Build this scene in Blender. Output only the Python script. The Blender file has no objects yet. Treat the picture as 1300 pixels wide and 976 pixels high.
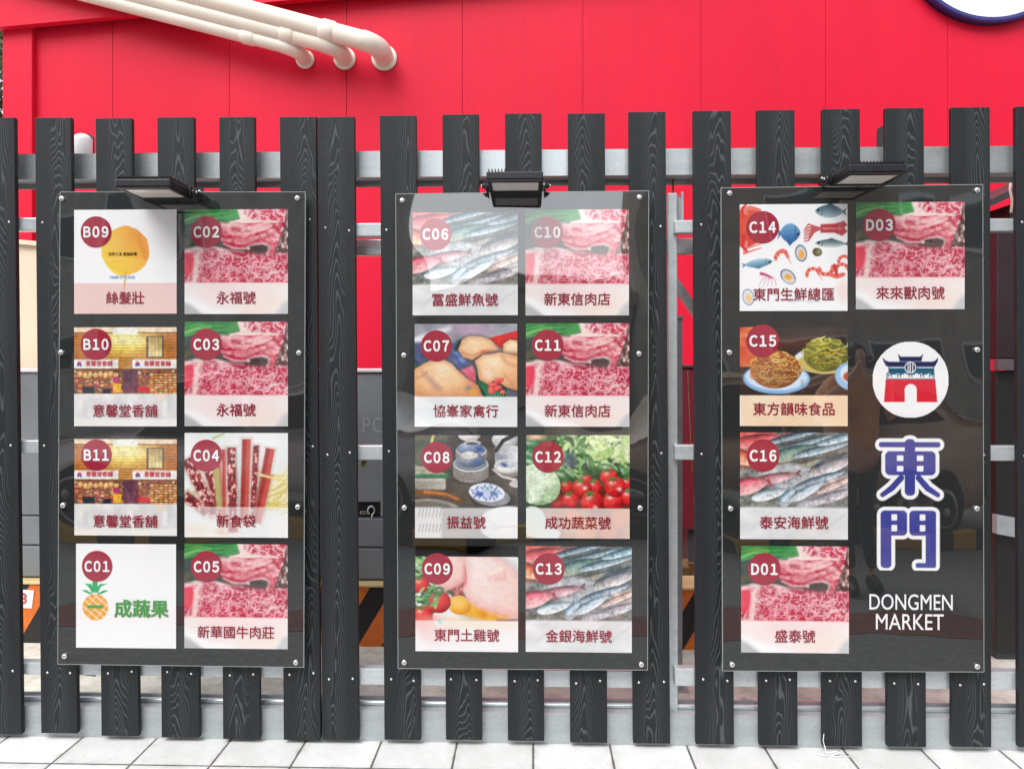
import bpy, bmesh, math, random
import numpy as np
from mathutils import Vector, Matrix

# ------------------------------------------------------------------ camera, sky, sun, exposure
S = bpy.context.scene
COL = S.collection
FPX, CAM_D, EYE = 950.0, 2.94, 1.495            # focal length in photo pixels, distance to the fence, eye height
YAW = math.atan(27 / FPX)

cam_data = bpy.data.cameras.new('camera')
cam = bpy.data.objects.new('camera', cam_data); COL.objects.link(cam)
cam.location = (0, -CAM_D, EYE)
cam.rotation_euler = (math.radians(90), 0, YAW)
cam_data.sensor_width = 36.0
cam_data.lens = FPX / 1300 * 36
cam_data.shift_y = -23 / 1300
cam_data.clip_start = 0.02
cam_data.clip_end = 400
S.camera = cam

SUN_FROM = Vector((-0.42, -0.80, 1.05)).normalized()
SUN_EL = math.asin(SUN_FROM.z)
world = bpy.data.worlds.new('World'); S.world = world; world.use_nodes = True
wn, wl = world.node_tree.nodes, world.node_tree.links
bg = wn['Background']
sky = wn.new('ShaderNodeTexSky'); sky.sky_type = 'NISHITA'; sky.sun_disc = False
sky.sun_elevation = SUN_EL
sky.sun_rotation = math.atan2(SUN_FROM.x, SUN_FROM.y)
sky.air_density = 1.0; sky.dust_density = 2.0
hs = wn.new('ShaderNodeHueSaturation'); hs.inputs['Saturation'].default_value = 0.26    # cloud-white overcast sky
wl.new(sky.outputs[0], hs.inputs['Color']); wl.new(hs.outputs[0], bg.inputs['Color'])
bg.inputs['Strength'].default_value = 0.15

sun_d = bpy.data.lights.new('sun', 'SUN'); sun_d.energy = 0.75; sun_d.angle = math.radians(38)
sun_d.color = (1.0, 0.995, 0.985)
sun = bpy.data.objects.new('sun', sun_d); COL.objects.link(sun)
sun.location = (-4, -6, 9)
sun.rotation_euler = (-SUN_FROM).to_track_quat('-Z', 'Y').to_euler()

S.view_settings.view_transform = 'Standard'; S.view_settings.look = 'None'
S.view_settings.exposure = 1.28; S.view_settings.gamma = 1.0
S.view_settings.use_curve_mapping = False
S.render.engine = 'CYCLES'
S.cycles.max_bounces = 8
S.cycles.use_denoising = True

# ------------------------------------------------------------------ helpers
def P(px, py, y=0.0):
    """the point on the plane Y=y that the surveyed photograph shows at pixel px, py"""
    u = (px - 650) / FPX; v = -(py - 465) / FPX
    dx = -math.sin(YAW) + u * math.cos(YAW); dy = math.cos(YAW) + u * math.sin(YAW)
    t = (y + CAM_D) / dy
    return Vector((t * dx, y, EYE + t * v))

def lin(c):
    c = np.asarray(c, float) / 255.0
    return np.where(c <= 0.04045, c / 12.92, ((c + 0.055) / 1.055) ** 2.4)

class MB:
    def __init__(s): s.v = []; s.f = []; s.sm = []
    def add(s, vs, fs, smooth=False):
        o = len(s.v); s.v += [tuple(p) for p in vs]; s.f += [[i + o for i in f] for f in fs]; s.sm += [smooth] * len(fs)
    def box(s, x0, x1, y0, y1, z0, z1, b=0.0):
        if b <= 0:
            vs = [(x, y, z) for z in (z0, z1) for y in (y0, y1) for x in (x0, x1)]
            s.add(vs, [(0, 2, 3, 1), (4, 5, 7, 6), (0, 1, 5, 4), (2, 6, 7, 3), (0, 4, 6, 2), (1, 3, 7, 5)])
        else:
            s.hexa([(x0, y0, z0), (x1, y0, z0), (x1, y1, z0), (x0, y1, z0), (x0, y0, z1), (x1, y0, z1), (x1, y1, z1), (x0, y1, z1)], b)
        return s
    def hexa(s, c, b=0.0, seg=2):
        bm = bmesh.new(); vv = [bm.verts.new(p) for p in c]
        for f in [(0, 3, 2, 1), (4, 5, 6, 7), (0, 1, 5, 4), (1, 2, 6, 5), (2, 3, 7, 6), (3, 0, 4, 7)]: bm.faces.new([vv[i] for i in f])
        if b > 0: bmesh.ops.bevel(bm, geom=list(bm.edges), offset=b, segments=seg, profile=0.5, affect='EDGES')
        bmesh.ops.recalc_face_normals(bm, faces=list(bm.faces))
        bm.verts.index_update()
        s.add([v.co[:] for v in bm.verts], [[v.index for v in f.verts] for f in bm.faces]); bm.free()
        return s
    def prism_y(s, pts, y0, y1):
        """outline of (x, z) points, counter-clockwise seen from the front (-Y), extruded from y0 to y1"""
        n = len(pts)
        s.add([(x, y0, z) for x, z in pts] + [(x, y1, z) for x, z in pts],
              [list(range(n)), list(range(2 * n - 1, n - 1, -1))] + [[(i + 1) % n, i, i + n, (i + 1) % n + n] for i in range(n)])
        return s
    def prism_x(s, pts, x0, x1):
        n = len(pts)
        s.add([(x0, y, z) for y, z in pts] + [(x1, y, z) for y, z in pts],
              [list(range(n))[::-1], list(range(n, 2 * n))] + [[i, (i + 1) % n, (i + 1) % n + n, i + n] for i in range(n)])
        return s
    def tube(s, path, r, n=12, caps=True):
        path = [Vector(p) for p in path]; k = len(path)
        rr = r if isinstance(r, (list, tuple)) else [r] * k
        t0 = (path[1] - path[0]).normalized()
        a = t0.orthogonal().normalized(); vs = []; fs = []
        for i, p in enumerate(path):
            t = (path[min(i + 1, k - 1)] - path[max(i - 1, 0)]).normalized()
            a = (a - t * a.dot(t)).normalized(); b = t.cross(a)
            for j in range(n):
                th = 2 * math.pi * j / n
                vs.append(p + (a * math.cos(th) + b * math.sin(th)) * rr[i])
        for i in range(k - 1):
            for j in range(n):
                fs.append([i * n + j, i * n + (j + 1) % n, (i + 1) * n + (j + 1) % n, (i + 1) * n + j])
        s.add(vs, fs, True)
        if caps:
            s.add(vs[:n], [list(range(n))[::-1]]); s.add(vs[-n:], [list(range(n))])
        return s
    def lathe(s, c, axis, prof, n=20):
        """profile of (radius, height along axis) round centre c"""
        c = Vector(c); ax = Vector(axis).normalized(); a = ax.orthogonal().normalized(); b = ax.cross(a)
        vs = []; fs = []
        for r, h in prof:
            for j in range(n):
                th = 2 * math.pi * j / n
                vs.append(c + ax * h + (a * math.cos(th) + b * math.sin(th)) * max(r, 1e-5))
        for i in range(len(prof) - 1):
            for j in range(n):
                fs.append([i * n + j, i * n + (j + 1) % n, (i + 1) * n + (j + 1) % n, (i + 1) * n + j])
        fs2 = [list(range(n))[::-1], [(len(prof) - 1) * n + j for j in range(n)]]
        s.add(vs, fs, True); o = len(s.v) - len(vs)
        for f in fs2: s.f.append([i + o for i in f]); s.sm.append(False)
        return s
    def mesh(s, name, origin=(0, 0, 0)):
        m = bpy.data.meshes.new(name); o = Vector(origin)
        m.from_pydata([tuple(Vector(p) - o) for p in s.v], [], s.f)
        m.polygons.foreach_set('use_smooth', s.sm)
        m.update(); return m

WO = {}                                         # world origin of every object
def link(o, parent, origin):
    COL.objects.link(o); origin = Vector(origin); WO[o.name] = origin
    if parent is not None:
        o.parent = parent; o.location = origin - WO[parent.name]
    else: o.location = origin
    return o
def part(name, mb, m, parent=None, origin=(0, 0, 0), label=None):
    o = bpy.data.objects.new(name, mb.mesh(name, origin) if isinstance(mb, MB) else mb)
    if m is not None and (not o.data.materials or o.data.materials[0] is None): o.data.materials.append(m)
    link(o, parent, origin)
    if label: o['label'] = label
    return o
def tag(o, label, cat, group=None):
    o['label'] = label; o['category'] = cat
    if group: o['group'] = group
    return o
def thing(name, label, cat, loc, group=None):
    o = bpy.data.objects.new(name, None); o.empty_display_size = 0.1
    link(o, None, loc); return tag(o, label, cat, group)
def structure(name, mb, m):
    o = part(name, mb, m); o['kind'] = 'structure'; return o
def copy_tree(o, delta, parent=None):
    c = o.copy(); COL.objects.link(c)
    WO[c.name] = WO[o.name] + Vector(delta)
    if parent is None: c.location = o.location + Vector(delta)
    else: c.parent = parent
    for ch in list(o.children): copy_tree(ch, delta, c)
    return c

# ------------------------------------------------------------------ materials
class NT:
    def __init__(s, m): s.n = m.node_tree.nodes; s.l = m.node_tree.links; s.p = s.n['Principled BSDF']
    def node(s, t, **kw):
        n = s.n.new(t)
        for k, v in kw.items():
            if k in n.inputs: s.put(n.inputs[k], v)
            else: setattr(n, k, v)
        return n
    def put(s, sock, v):
        if hasattr(v, 'is_output'): s.l.new(v, sock)
        else: sock.default_value = v
    def math(s, op, a, b=0.0, c=None):
        n = s.n.new('ShaderNodeMath'); n.operation = op; s.put(n.inputs[0], a); s.put(n.inputs[1], b)
        if c is not None: s.put(n.inputs[2], c)
        return n.outputs[0]
    def mix(s, f, a, b):
        n = s.n.new('ShaderNodeMix'); n.data_type = 'RGBA'; s.put(n.inputs[0], f); s.put(n.inputs[6], a); s.put(n.inputs[7], b)
        return n.outputs[2]
    def ramp(s, f, stops):
        n = s.n.new('ShaderNodeValToRGB'); s.put(n.inputs[0], f); e = n.color_ramp.elements
        while len(e) < len(stops): e.new(0.5)
        for i, (p, c) in enumerate(stops):
            e[i].position = p; e[i].color = c if len(c) == 4 else (*c, 1)
        return n.outputs[0]
    def noise(s, vec, scale, detail=3.0, rough=0.55):
        n = s.n.new('ShaderNodeTexNoise'); s.put(n.inputs['Vector'], vec); n.inputs['Scale'].default_value = scale
        n.inputs['Detail'].default_value = detail; n.inputs['Roughness'].default_value = rough
        return n.outputs['Fac']
    def bump(s, h, strength, dist):
        n = s.n.new('ShaderNodeBump'); s.put(n.inputs['Height'], h); n.inputs['Strength'].default_value = strength
        n.inputs['Distance'].default_value = dist; s.l.new(n.outputs[0], s.p.inputs['Normal'])
    def pos(s): return s.n.new('ShaderNodeNewGeometry').outputs['Position']
    def obj(s): return s.n.new('ShaderNodeTexCoord').outputs['Object']
    def scale(s, vec, xyz):
        n = s.n.new('ShaderNodeMapping'); s.put(n.inputs['Vector'], vec); n.inputs['Scale'].default_value = xyz
        return n.outputs[0]

def newmat(name, color=(0.5, 0.5, 0.5), rough=0.5, metal=0.0, ior=1.5):
    m = bpy.data.materials.new(name); m.use_nodes = True; t = NT(m)
    t.p.inputs['Base Color'].default_value = (*color, 1); t.p.inputs['Roughness'].default_value = rough
    t.p.inputs['Metallic'].default_value = metal; t.p.inputs['IOR'].default_value = ior
    return m, t
def plain(name, color, rough=0.5, metal=0.0, var=0.12, scale=8.0, bump=0.0, ior=1.5, stretch=(1, 1, 1)):
    """a plain finish with a little mottling"""
    m, t = newmat(name, color, rough, metal, ior)
    f = t.noise(t.scale(t.pos(), stretch), scale, 4)
    a = tuple(c * (1 - var) for c in color); b = tuple(min(1, c * (1 + var)) for c in color)
    t.put(t.p.inputs['Base Color'], t.ramp(f, [(0.3, a), (0.7, b)]))
    f2 = t.noise(t.pos(), scale * 3.1, 3)
    t.put(t.p.inputs['Roughness'], t.math('MULTIPLY_ADD', f2, 0.25, max(0.02, rough - 0.12)))
    if bump: t.bump(t.noise(t.pos(), scale * 6, 3), 0.4, bump)
    return m

M = {}
# charcoal boards with an embossed cathedral grain
m, t = newmat('charcoal_board', rough=0.55)
sx = t.node('ShaderNodeSeparateXYZ', Vector=t.obj()); x, z = sx.outputs[0], sx.outputs[2]
rnd = t.node('ShaderNodeObjectInfo').outputs['Random']
cx = t.math('ADD', x, t.math('MULTIPLY_ADD', rnd, 0.05, -0.025))
cmb = t.node('ShaderNodeCombineXYZ'); t.put(cmb.inputs[0], t.math('MULTIPLY', x, 9.0)); t.put(cmb.inputs[1], t.math('MULTIPLY', rnd, 77.0)); t.put(cmb.inputs[2], t.math('MULTIPLY', z, 1.5))
big = t.noise(cmb.outputs[0], 1.0, 2)
cm2 = t.node('ShaderNodeCombineXYZ'); t.put(cm2.inputs[0], t.math('MULTIPLY', x, 60.0)); t.put(cm2.inputs[1], t.math('MULTIPLY', rnd, 31.0)); t.put(cm2.inputs[2], t.math('MULTIPLY', z, 14.0))
fine = t.noise(cm2.outputs[0], 1.0, 3)
par = t.math('MULTIPLY', t.math('POWER', t.math('ABSOLUTE', cx), 1.6), 46.0)
v = t.math('ADD', t.math('ADD', z, par), t.math('MULTIPLY', big, 1.5))
v = t.math('ADD', t.math('MULTIPLY', v, 30.0), t.math('MULTIPLY', fine, 0.8))
band = t.math('PINGPONG', v, 1.0)
line = t.ramp(band, [(0.66, (0, 0, 0)), (0.90, (1, 1, 1))])
fade = t.ramp(t.math('ABSOLUTE', cx), [(0.018, (1, 1, 1)), (0.05, (0.12, 0.12, 0.12))])
cm3 = t.node('ShaderNodeCombineXYZ'); t.put(cm3.inputs[0], t.math('MULTIPLY', x, 420.0)); t.put(cm3.inputs[1], t.math('MULTIPLY', rnd, 9.0)); t.put(cm3.inputs[2], t.math('MULTIPLY', z, 10.0))
streak = t.noise(cm3.outputs[0], 1.0, 2)
amt = t.math('MULTIPLY', t.math('MULTIPLY', line, fade), 0.8)
amt = t.math('ADD', amt, t.math('MULTIPLY', t.math('SUBTRACT', streak, 0.5), 0.35))
dust = t.noise(t.pos(), 2.2, 4)
basec = t.mix(dust, (0.0095, 0.0120, 0.0138, 1), (0.0175, 0.021, 0.0235, 1))
t.put(t.p.inputs['Base Color'], t.mix(t.math('MAXIMUM', amt, 0.0), basec, (0.085, 0.09, 0.095, 1)))
t.bump(amt, 0.5, 0.0015)
t.p.inputs['Specular IOR Level'].default_value = 0.3
M['board'] = m
# galvanised steel
def galv(name, col, metal, rough):
    m, t = newmat(name, col, rough, metal)
    vo = t.node('ShaderNodeTexVoronoi', Vector=t.pos()); vo.inputs['Scale'].default_value = 130
    f = t.math('ADD', t.math('MULTIPLY', vo.outputs['Color'], 0.22), t.math('MULTIPLY_ADD', t.noise(t.scale(t.pos(), (0.6, 1, 9)), 3, 4), 0.5, 0.16))
    a = tuple(c * 0.78 for c in col); b = tuple(min(1, c * 1.18) for c in col)
    t.put(t.p.inputs['Base Color'], t.ramp(f, [(0.2, a), (0.8, b)]))
    t.put(t.p.inputs['Roughness'], t.math('MULTIPLY_ADD', f, 0.22, rough - 0.1))
    return m
M['galv'] = galv('galvanised_steel', (0.58, 0.63, 0.645), 0.5, 0.30)
M['galv_dull'] = galv('dull_galvanised_steel', (0.40, 0.435, 0.445), 0.2, 0.42)
M['dark_steel'] = plain('dark_steel', (0.045, 0.046, 0.05), 0.45, 0.3)
# glossy acrylic over a print: slightly uneven so that reflections bend
def acrylic(t):
    t.p.inputs['Roughness'].default_value = 0.02; t.p.inputs['IOR'].default_value = 2.15
    a = t.noise(t.scale(t.pos(), (1.5, 1.0, 1.0)), 2.4, 0.0); b = t.noise(t.pos(), 6.0, 0.0)
    t.bump(t.math('ADD', a, t.math('MULTIPLY', b, 0.10)), 1.0, 0.008)
m, t = newmat('board_print', (0.021, 0.023, 0.023)); acrylic(t); M['print'] = m
m, t = newmat('picture_print'); acrylic(t)
at = t.node('ShaderNodeAttribute'); at.attribute_name = 'print'; t.l.new(at.outputs['Color'], t.p.inputs['Base Color']); M['pic'] = m
def ink(name, rgb):
    m, t = newmat(name, tuple(lin(rgb) * 0.8)); acrylic(t); return m
M['badge'] = ink('badge_ink', (170, 44, 66)); M['white_ink'] = ink('white_ink', (255, 255, 255)); M['name_ink'] = ink('name_ink', (160, 34, 60))
M['green_ink'] = ink('green_ink', (70, 165, 85)); M['brown_ink'] = ink('small_ink', (95, 60, 25)); M['blue_ink'] = ink('blue_ink', (120, 170, 220)); M['red_ink'] = ink('red_ink', (225, 60, 70))
m, t = newmat('acrylic_edge', (0.30, 0.33, 0.32), 0.15); M['edge'] = m
m, t = newmat('polished_steel', (0.75, 0.75, 0.74), 0.22, 0.9); M['chrome'] = m
# painted red sheet wall
m, t = newmat('red_sheet', rough=0.42)
f = t.noise(t.scale(t.pos(), (1, 1, 0.25)), 1.3, 4)
t.put(t.p.inputs['Base Color'], t.ramp(f, [(0.3, (0.60, 0.0085, 0.034)), (0.7, (0.68, 0.0115, 0.041))]))
run = t.noise(t.scale(t.pos(), (7, 1, 0.35)), 1.6, 5, 0.65)
t.put(t.p.inputs['Base Color'], t.mix(t.math('MULTIPLY', t.ramp(run, [(0.52, (0, 0, 0)), (0.78, (1, 1, 1))]), 0.35), t.p.inputs['Base Color'].links[0].from_socket, (0.50, 0.010, 0.030, 1)))
wv = t.node('ShaderNodeSeparateXYZ', Vector=t.pos())
rib = t.math('SINE', t.math('MULTIPLY', wv.outputs[0], 2 * math.pi / 0.11))
t.bump(t.math('ADD', t.math('MULTIPLY', rib, 0.10), t.noise(t.pos(), 2.5, 3)), 0.25, 0.003)
t.p.inputs['Specular IOR Level'].default_value = 0.18
M['red'] = m
M['maroon'] = plain('shaded_red', (0.13, 0.004, 0.014), 0.5)  # red darkened to maroon: the shade is put into the colour
M['pvc'] = plain('cream_pvc', (0.76, 0.70, 0.60), 0.38, var=0.06, scale=3)
M['white_plastic'] = plain('white_plastic', (0.74, 0.70, 0.70), 0.35, var=0.05)
M['navy'] = plain('navy_enamel', (0.025, 0.022, 0.14), 0.4)
M['white_paint'] = plain('white_paint', (0.88, 0.88, 0.88), 0.4, var=0.03)
M['grey_plastic'] = plain('grey_plastic', (0.20, 0.213, 0.226), 0.55, var=0.1, scale=3, bump=0.0006)
M['cream'] = plain('cream_paint', (0.72, 0.60, 0.44), 0.5, var=0.05, scale=2)
M['black'] = plain('black_plastic', (0.012, 0.012, 0.013), 0.45)
M['housing'] = plain('lamp_housing', (0.018, 0.018, 0.020), 0.42, 0.2, var=0.2, scale=20)
m, t = newmat('lamp_glass', (0.50, 0.49, 0.40), 0.12)
t.put(t.p.inputs['Base Color'], t.ramp(t.noise(t.scale(t.pos(), (1, 30, 1)), 4, 2), [(0.35, (0.84, 0.84, 0.76)), (0.65, (0.93, 0.92, 0.87))])); M['glass'] = m
# pale paving slabs: 0.30 m grid with dirty open joints
m, t = newmat('paving_slab', rough=0.7)
sp = t.node('ShaderNodeSeparateXYZ', Vector=t.pos())
def joint(c, off, step, w):
    a = t.math('PINGPONG', t.math('ADD', c, off), step / 2)     # 0 on the joint
    return a
jx = joint(sp.outputs[0], 0.0, 0.3025, 0.004); jy = joint(sp.outputs[1], 0.17, 0.30, 0.004)
wob = t.math('MULTIPLY', t.noise(t.pos(), 25, 3), 0.004)
near = t.math('MINIMUM', t.math('MULTIPLY', jx, 1.0), jy)
g = t.ramp(t.math('SUBTRACT', near, wob), [(0.0000, (1, 1, 1)), (0.0017, (0, 0, 0))])
cells = t.node('ShaderNodeTexWhiteNoise'); fl = t.node('ShaderNodeCombineXYZ')
t.put(fl.inputs[0], t.math('FLOOR', t.math('DIVIDE', sp.outputs[0], 0.3025))); t.put(fl.inputs[1], t.math('FLOOR', t.math('DIVIDE', t.math('ADD', sp.outputs[1], 0.17), 0.30)))
t.l.new(fl.outputs[0], cells.inputs['Vector'])
tone = t.math('ADD', t.math('MULTIPLY', t.noise(t.pos(), 7, 5, 0.65), 0.7), t.math('MULTIPLY', cells.outputs['Value'], 0.3))
slab = t.ramp(tone, [(0.25, (0.58, 0.58, 0.56)), (0.72, (0.76, 0.76, 0.74))])
spot = t.ramp(t.noise(t.pos(), 95, 2), [(0.30, (0.6, 0.6, 0.58)), (0.38, (1, 1, 1))])
mul = t.n.new('ShaderNodeMix'); mul.data_type = 'RGBA'; mul.blend_type = 'MULTIPLY'; mul.inputs[0].default_value = 0.6
t.put(mul.inputs[6], slab); t.put(mul.inputs[7], spot)
grime = t.math('MULTIPLY', t.ramp(near, [(0.0, (1, 1, 1)), (0.035, (0, 0, 0))]), t.ramp(t.noise(t.pos(), 13, 4), [(0.42, (0, 0, 0)), (0.7, (1, 1, 1))]))
t.put(t.p.inputs['Base Color'], t.mix(g, t.mix(t.math('MULTIPLY', grime, 0.55), mul.outputs[2], (0.34, 0.31, 0.26, 1)), (0.11, 0.105, 0.095, 1)))
t.bump(t.math('SUBTRACT', t.math('MULTIPLY', tone, 0.25), g), 0.7, 0.004)
M['paving'] = m
# rough beige yard concrete
m, t = newmat('yard_concrete', rough=0.85)
f = t.noise(t.pos(), 9, 6, 0.7)
t.put(t.p.inputs['Base Color'], t.ramp(f, [(0.3, (0.46, 0.43, 0.36)), (0.55, (0.70, 0.67, 0.58)), (0.75, (0.80, 0.78, 0.71))]))
t.bump(t.noise(t.pos(), 60, 4), 0.6, 0.004); M['yard'] = m
# hazard stripes
m, t = newmat('hazard_paint', rough=0.45)
sp = t.node('ShaderNodeSeparateXYZ', Vector=t.pos())
sv = t.math('SUBTRACT', sp.outputs[0], t.math('MULTIPLY', sp.outputs[2], 0.6))
STRIPE = 59 * (CAM_D + 1.0) / FPX
a0 = P(446, 785, 1.0); off = a0.x - 0.6 * a0.z
fr = t.math('FRACT', t.math('DIVIDE', t.math('SUBTRACT', sv, off), STRIPE))
wear = t.noise(t.pos(), 18, 5)
org = t.ramp(wear, [(0.3, (0.60, 0.12, 0.012)), (0.7, (0.80, 0.20, 0.03))])
t.put(t.p.inputs['Base Color'], t.mix(t.math('LESS_THAN', fr, 0.5), org, (0.012, 0.012, 0.012, 1)))
M['hazard'] = m
M['lip'] = plain('pale_yellow_paint', (0.66, 0.50, 0.24), 0.5)
M['asphalt'] = plain('asphalt', (0.20, 0.20, 0.195), 0.85, var=0.25, scale=30, bump=0.002)
M['brick_band'] = plain('red_brown_paving', (0.20, 0.06, 0.05), 0.8, var=0.25, scale=12)
M['purple'] = plain('dark_purple_sheet', (0.022, 0.010, 0.014), 0.5)
M['bag'] = plain('plastic_film', (0.72, 0.69, 0.66), 0.25, var=0.1, scale=20)
M['rubber'] = plain('rubber', (0.02, 0.02, 0.02), 0.8)
M['car_paint'] = plain('grey_car_paint', (0.72, 0.72, 0.70), 0.2, 0.2, var=0.05)
M['car_glass'] = plain('dark_car_glass', (0.015, 0.018, 0.02), 0.05, 0.0, var=0.05)
M['rim'] = plain('alloy', (0.42, 0.42, 0.42), 0.3, 0.8)
M['facade_a'] = plain('grey_facade', (0.42, 0.41, 0.39), 0.8, var=0.2, scale=2)
M['facade_b'] = plain('brown_facade', (0.36, 0.32, 0.28), 0.8, var=0.2, scale=2)
M['window'] = plain('window_pane', (0.02, 0.025, 0.03), 0.08)
M['leaf'] = plain('leaf', (0.055, 0.10, 0.03), 0.6, var=0.4, scale=30)
M['bark'] = plain('bark', (0.10, 0.075, 0.05), 0.9, var=0.3, scale=20)
M['rust'] = plain('rust_brown', (0.16, 0.09, 0.035), 0.8, var=0.35, scale=15)
M['tag_green'] = plain('yellow_green_tag', (0.22, 0.24, 0.02), 0.5)

# ------------------------------------------------------------------ printed pictures (flat prints: colours per vertex)
NP = 150
class Lattice:
    def __init__(s, seed): s.g = np.random.RandomState(seed).rand(64, 64)
    def at(s, x, y):
        xi = np.floor(x).astype(int); yi = np.floor(y).astype(int); fx = x - xi; fy = y - yi
        fx = fx * fx * (3 - 2 * fx); fy = fy * fy * (3 - 2 * fy); g = s.g
        a = g[yi % 64, xi % 64]; b = g[yi % 64, (xi + 1) % 64]; c = g[(yi + 1) % 64, xi % 64]; d = g[(yi + 1) % 64, (xi + 1) % 64]
        return (a * (1 - fx) + b * fx) * (1 - fy) + (c * (1 - fx) + d * fx) * fy
def fbm(x, y, seed, octv=3, gain=0.5):
    r = 0; amp = 1; tot = 0
    for o in range(octv):
        r = r + amp * Lattice(seed + o).at(x * 2 ** o + 7.3 * o, y * 2 ** o + 3.1 * o); tot += amp; amp *= gain
    return r / tot
def sstep(a, b, v):
    t = np.clip((v - a) / (b - a), 0, 1); return t * t * (3 - 2 * t)
def C(*rgb): return np.array(rgb, float) / 255.0

class Pic:
    def __init__(s, bg, nx=NP, ny=NP, asp=1.0):
        s.X, s.Y = np.meshgrid(np.linspace(0, 1, nx + 1), np.linspace(0, 1, ny + 1)); s.nx, s.ny = nx, ny; s.asp = asp
        s.px = 1.0 / nx; s.C = np.ones(s.X.shape + (3,)) * C(*bg); s.A = np.ones(s.X.shape)
    def put(s, m, col, op=1.0):
        col = C(*col) if isinstance(col, tuple) else col
        m = (np.clip(m, 0, 1) * op)[..., None]; s.C = s.C * (1 - m) + col * m; return s
    def m(s, d, soft=1.0): return np.clip(0.5 - d / (s.px * soft), 0, 1)
    def loc(s, cx, cy, a):
        c, n = math.cos(a), math.sin(a); x = s.X - cx; y = s.Y - cy
        return x * c + y * n, -x * n + y * c
    def ell(s, cx, cy, rx, ry, a=0.0, soft=1.0):
        x, y = s.loc(cx, cy, a)
        return s.m((np.sqrt((x / rx) ** 2 + (y / ry) ** 2) - 1) * min(rx, ry), soft)
    def box(s, x0, x1, y0, y1, r=0.0, soft=1.0):
        dx = np.abs(s.X - (x0 + x1) / 2) - (x1 - x0) / 2 + r; dy = np.abs(s.Y - (y0 + y1) / 2) - (y1 - y0) / 2 + r
        return s.m(np.hypot(np.maximum(dx, 0), np.maximum(dy, 0)) + np.minimum(np.maximum(dx, dy), 0) - r, soft)
    def poly_d(s, pts, X=None, Y=None):
        X = s.X if X is None else X; Y = s.Y if Y is None else Y
        d = np.full(X.shape, 1e9); ins = np.zeros(X.shape, bool); n = len(pts)
        for i in range(n):
            ax, ay = pts[i]; bx, by = pts[(i + 1) % n]; ex, ey = bx - ax, by - ay
            t = np.clip(((X - ax) * ex + (Y - ay) * ey) / (ex * ex + ey * ey + 1e-12), 0, 1)
            d = np.minimum(d, np.hypot(X - ax - t * ex, Y - ay - t * ey))
            if ay != by: ins ^= ((ay > Y) != (by > Y)) & (X < ex * (Y - ay) / (by - ay) + ax)
        return np.where(ins, -d, d)
    def poly(s, pts, soft=1.0, wob=0.0, seed=5, f=12):
        X, Y = s.X, s.Y
        if wob: X = X + wob * (fbm(X * f, Y * f, seed) - .5); Y = Y + wob * (fbm(s.X * f, s.Y * f, seed + 9) - .5)
        return s.m(s.poly_d(pts, X, Y), soft)
    def line_d(s, pts, w0, w1=None):
        w1 = w0 if w1 is None else w1; d = np.full(s.X.shape, 1e9); n = len(pts) - 1
        for i in range(n):
            ax, ay = pts[i]; bx, by = pts[i + 1]; ex, ey = bx - ax, by - ay
            t = np.clip(((s.X - ax) * ex + (s.Y - ay) * ey) / (ex * ex + ey * ey + 1e-12), 0, 1)
            w = w0 + (w1 - w0) * (i + t) / n
            d = np.minimum(d, np.hypot(s.X - ax - t * ex, s.Y - ay - t * ey) - w)
        return d
    def line(s, pts, w0, w1=None, soft=1.0): return s.m(s.line_d(pts, w0, w1), soft)
    def n(s, fx, fy, seed, o=3): return fbm(s.X * fx, s.Y * fy, seed, o)
    def grad(s, m, a, b, t, op=1.0):
        t = np.clip(t, 0, 1)[..., None]; return s.put(m, C(*a) * (1 - t) + C(*b) * t, op)
    def ball(s, cx, cy, rx, ry, dark, mid, light, a=0.0, hl=True, lx=-.35, ly=-.5):
        x, y = s.loc(cx, cy, a); u, v = x / rx, y / ry; rr = u * u + v * v
        t = np.clip(0.55 - 0.5 * (u * -lx + v * -ly) - 0.35 * (rr - .4), 0, 1)
        t = np.where(t > 1, 1, t)[..., None]
        col = np.where(t < .5, C(*dark) + (C(*mid) - C(*dark)) * t * 2, C(*mid) + (C(*light) - C(*mid)) * (t * 2 - 1))
        s.put(s.ell(cx, cy, rx, ry, a), col)
        if hl: s.put(s.ell(cx + lx * rx * .8, cy + ly * ry * .8, rx * .2, ry * .14, a, 5), (255, 245, 240), .85)
    def grain(s, amt, seed=3, y1=.70):
        k = (fbm(s.X * 44, s.Y * 44, seed, 2) - .5) * 1.3 + (fbm(s.X * 13, s.Y * 15, seed + 20, 2) - .5) * .9 + (np.random.RandomState(seed).rand(*s.X.shape) - .5) * .5
        f = 1 + amt * k * (s.Y < y1); s.C = np.clip(s.C * f[..., None] + .10 * amt * (k * (s.Y < y1))[..., None], 0, 1); return s
    def strip(s, y0, col, op): return s.put(s.m(y0 - s.Y), col, op)

def veins(x, y, seed, fx, fy):
    wx = x + .05 * (fbm(x * 9, y * 9, seed + 40) - .5); wy = y + .05 * (fbm(x * 9, y * 9, seed + 50) - .5)
    a = np.abs(fbm(wx * fx, wy * fy, seed, 2) - .5) * 2; b = np.abs(fbm(wx * fx * 1.9, wy * fy * 1.9, seed + 7, 2) - .5) * 2
    return np.clip(1 - np.minimum(a * 3.2, b * 4.5), 0, 1)

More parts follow.
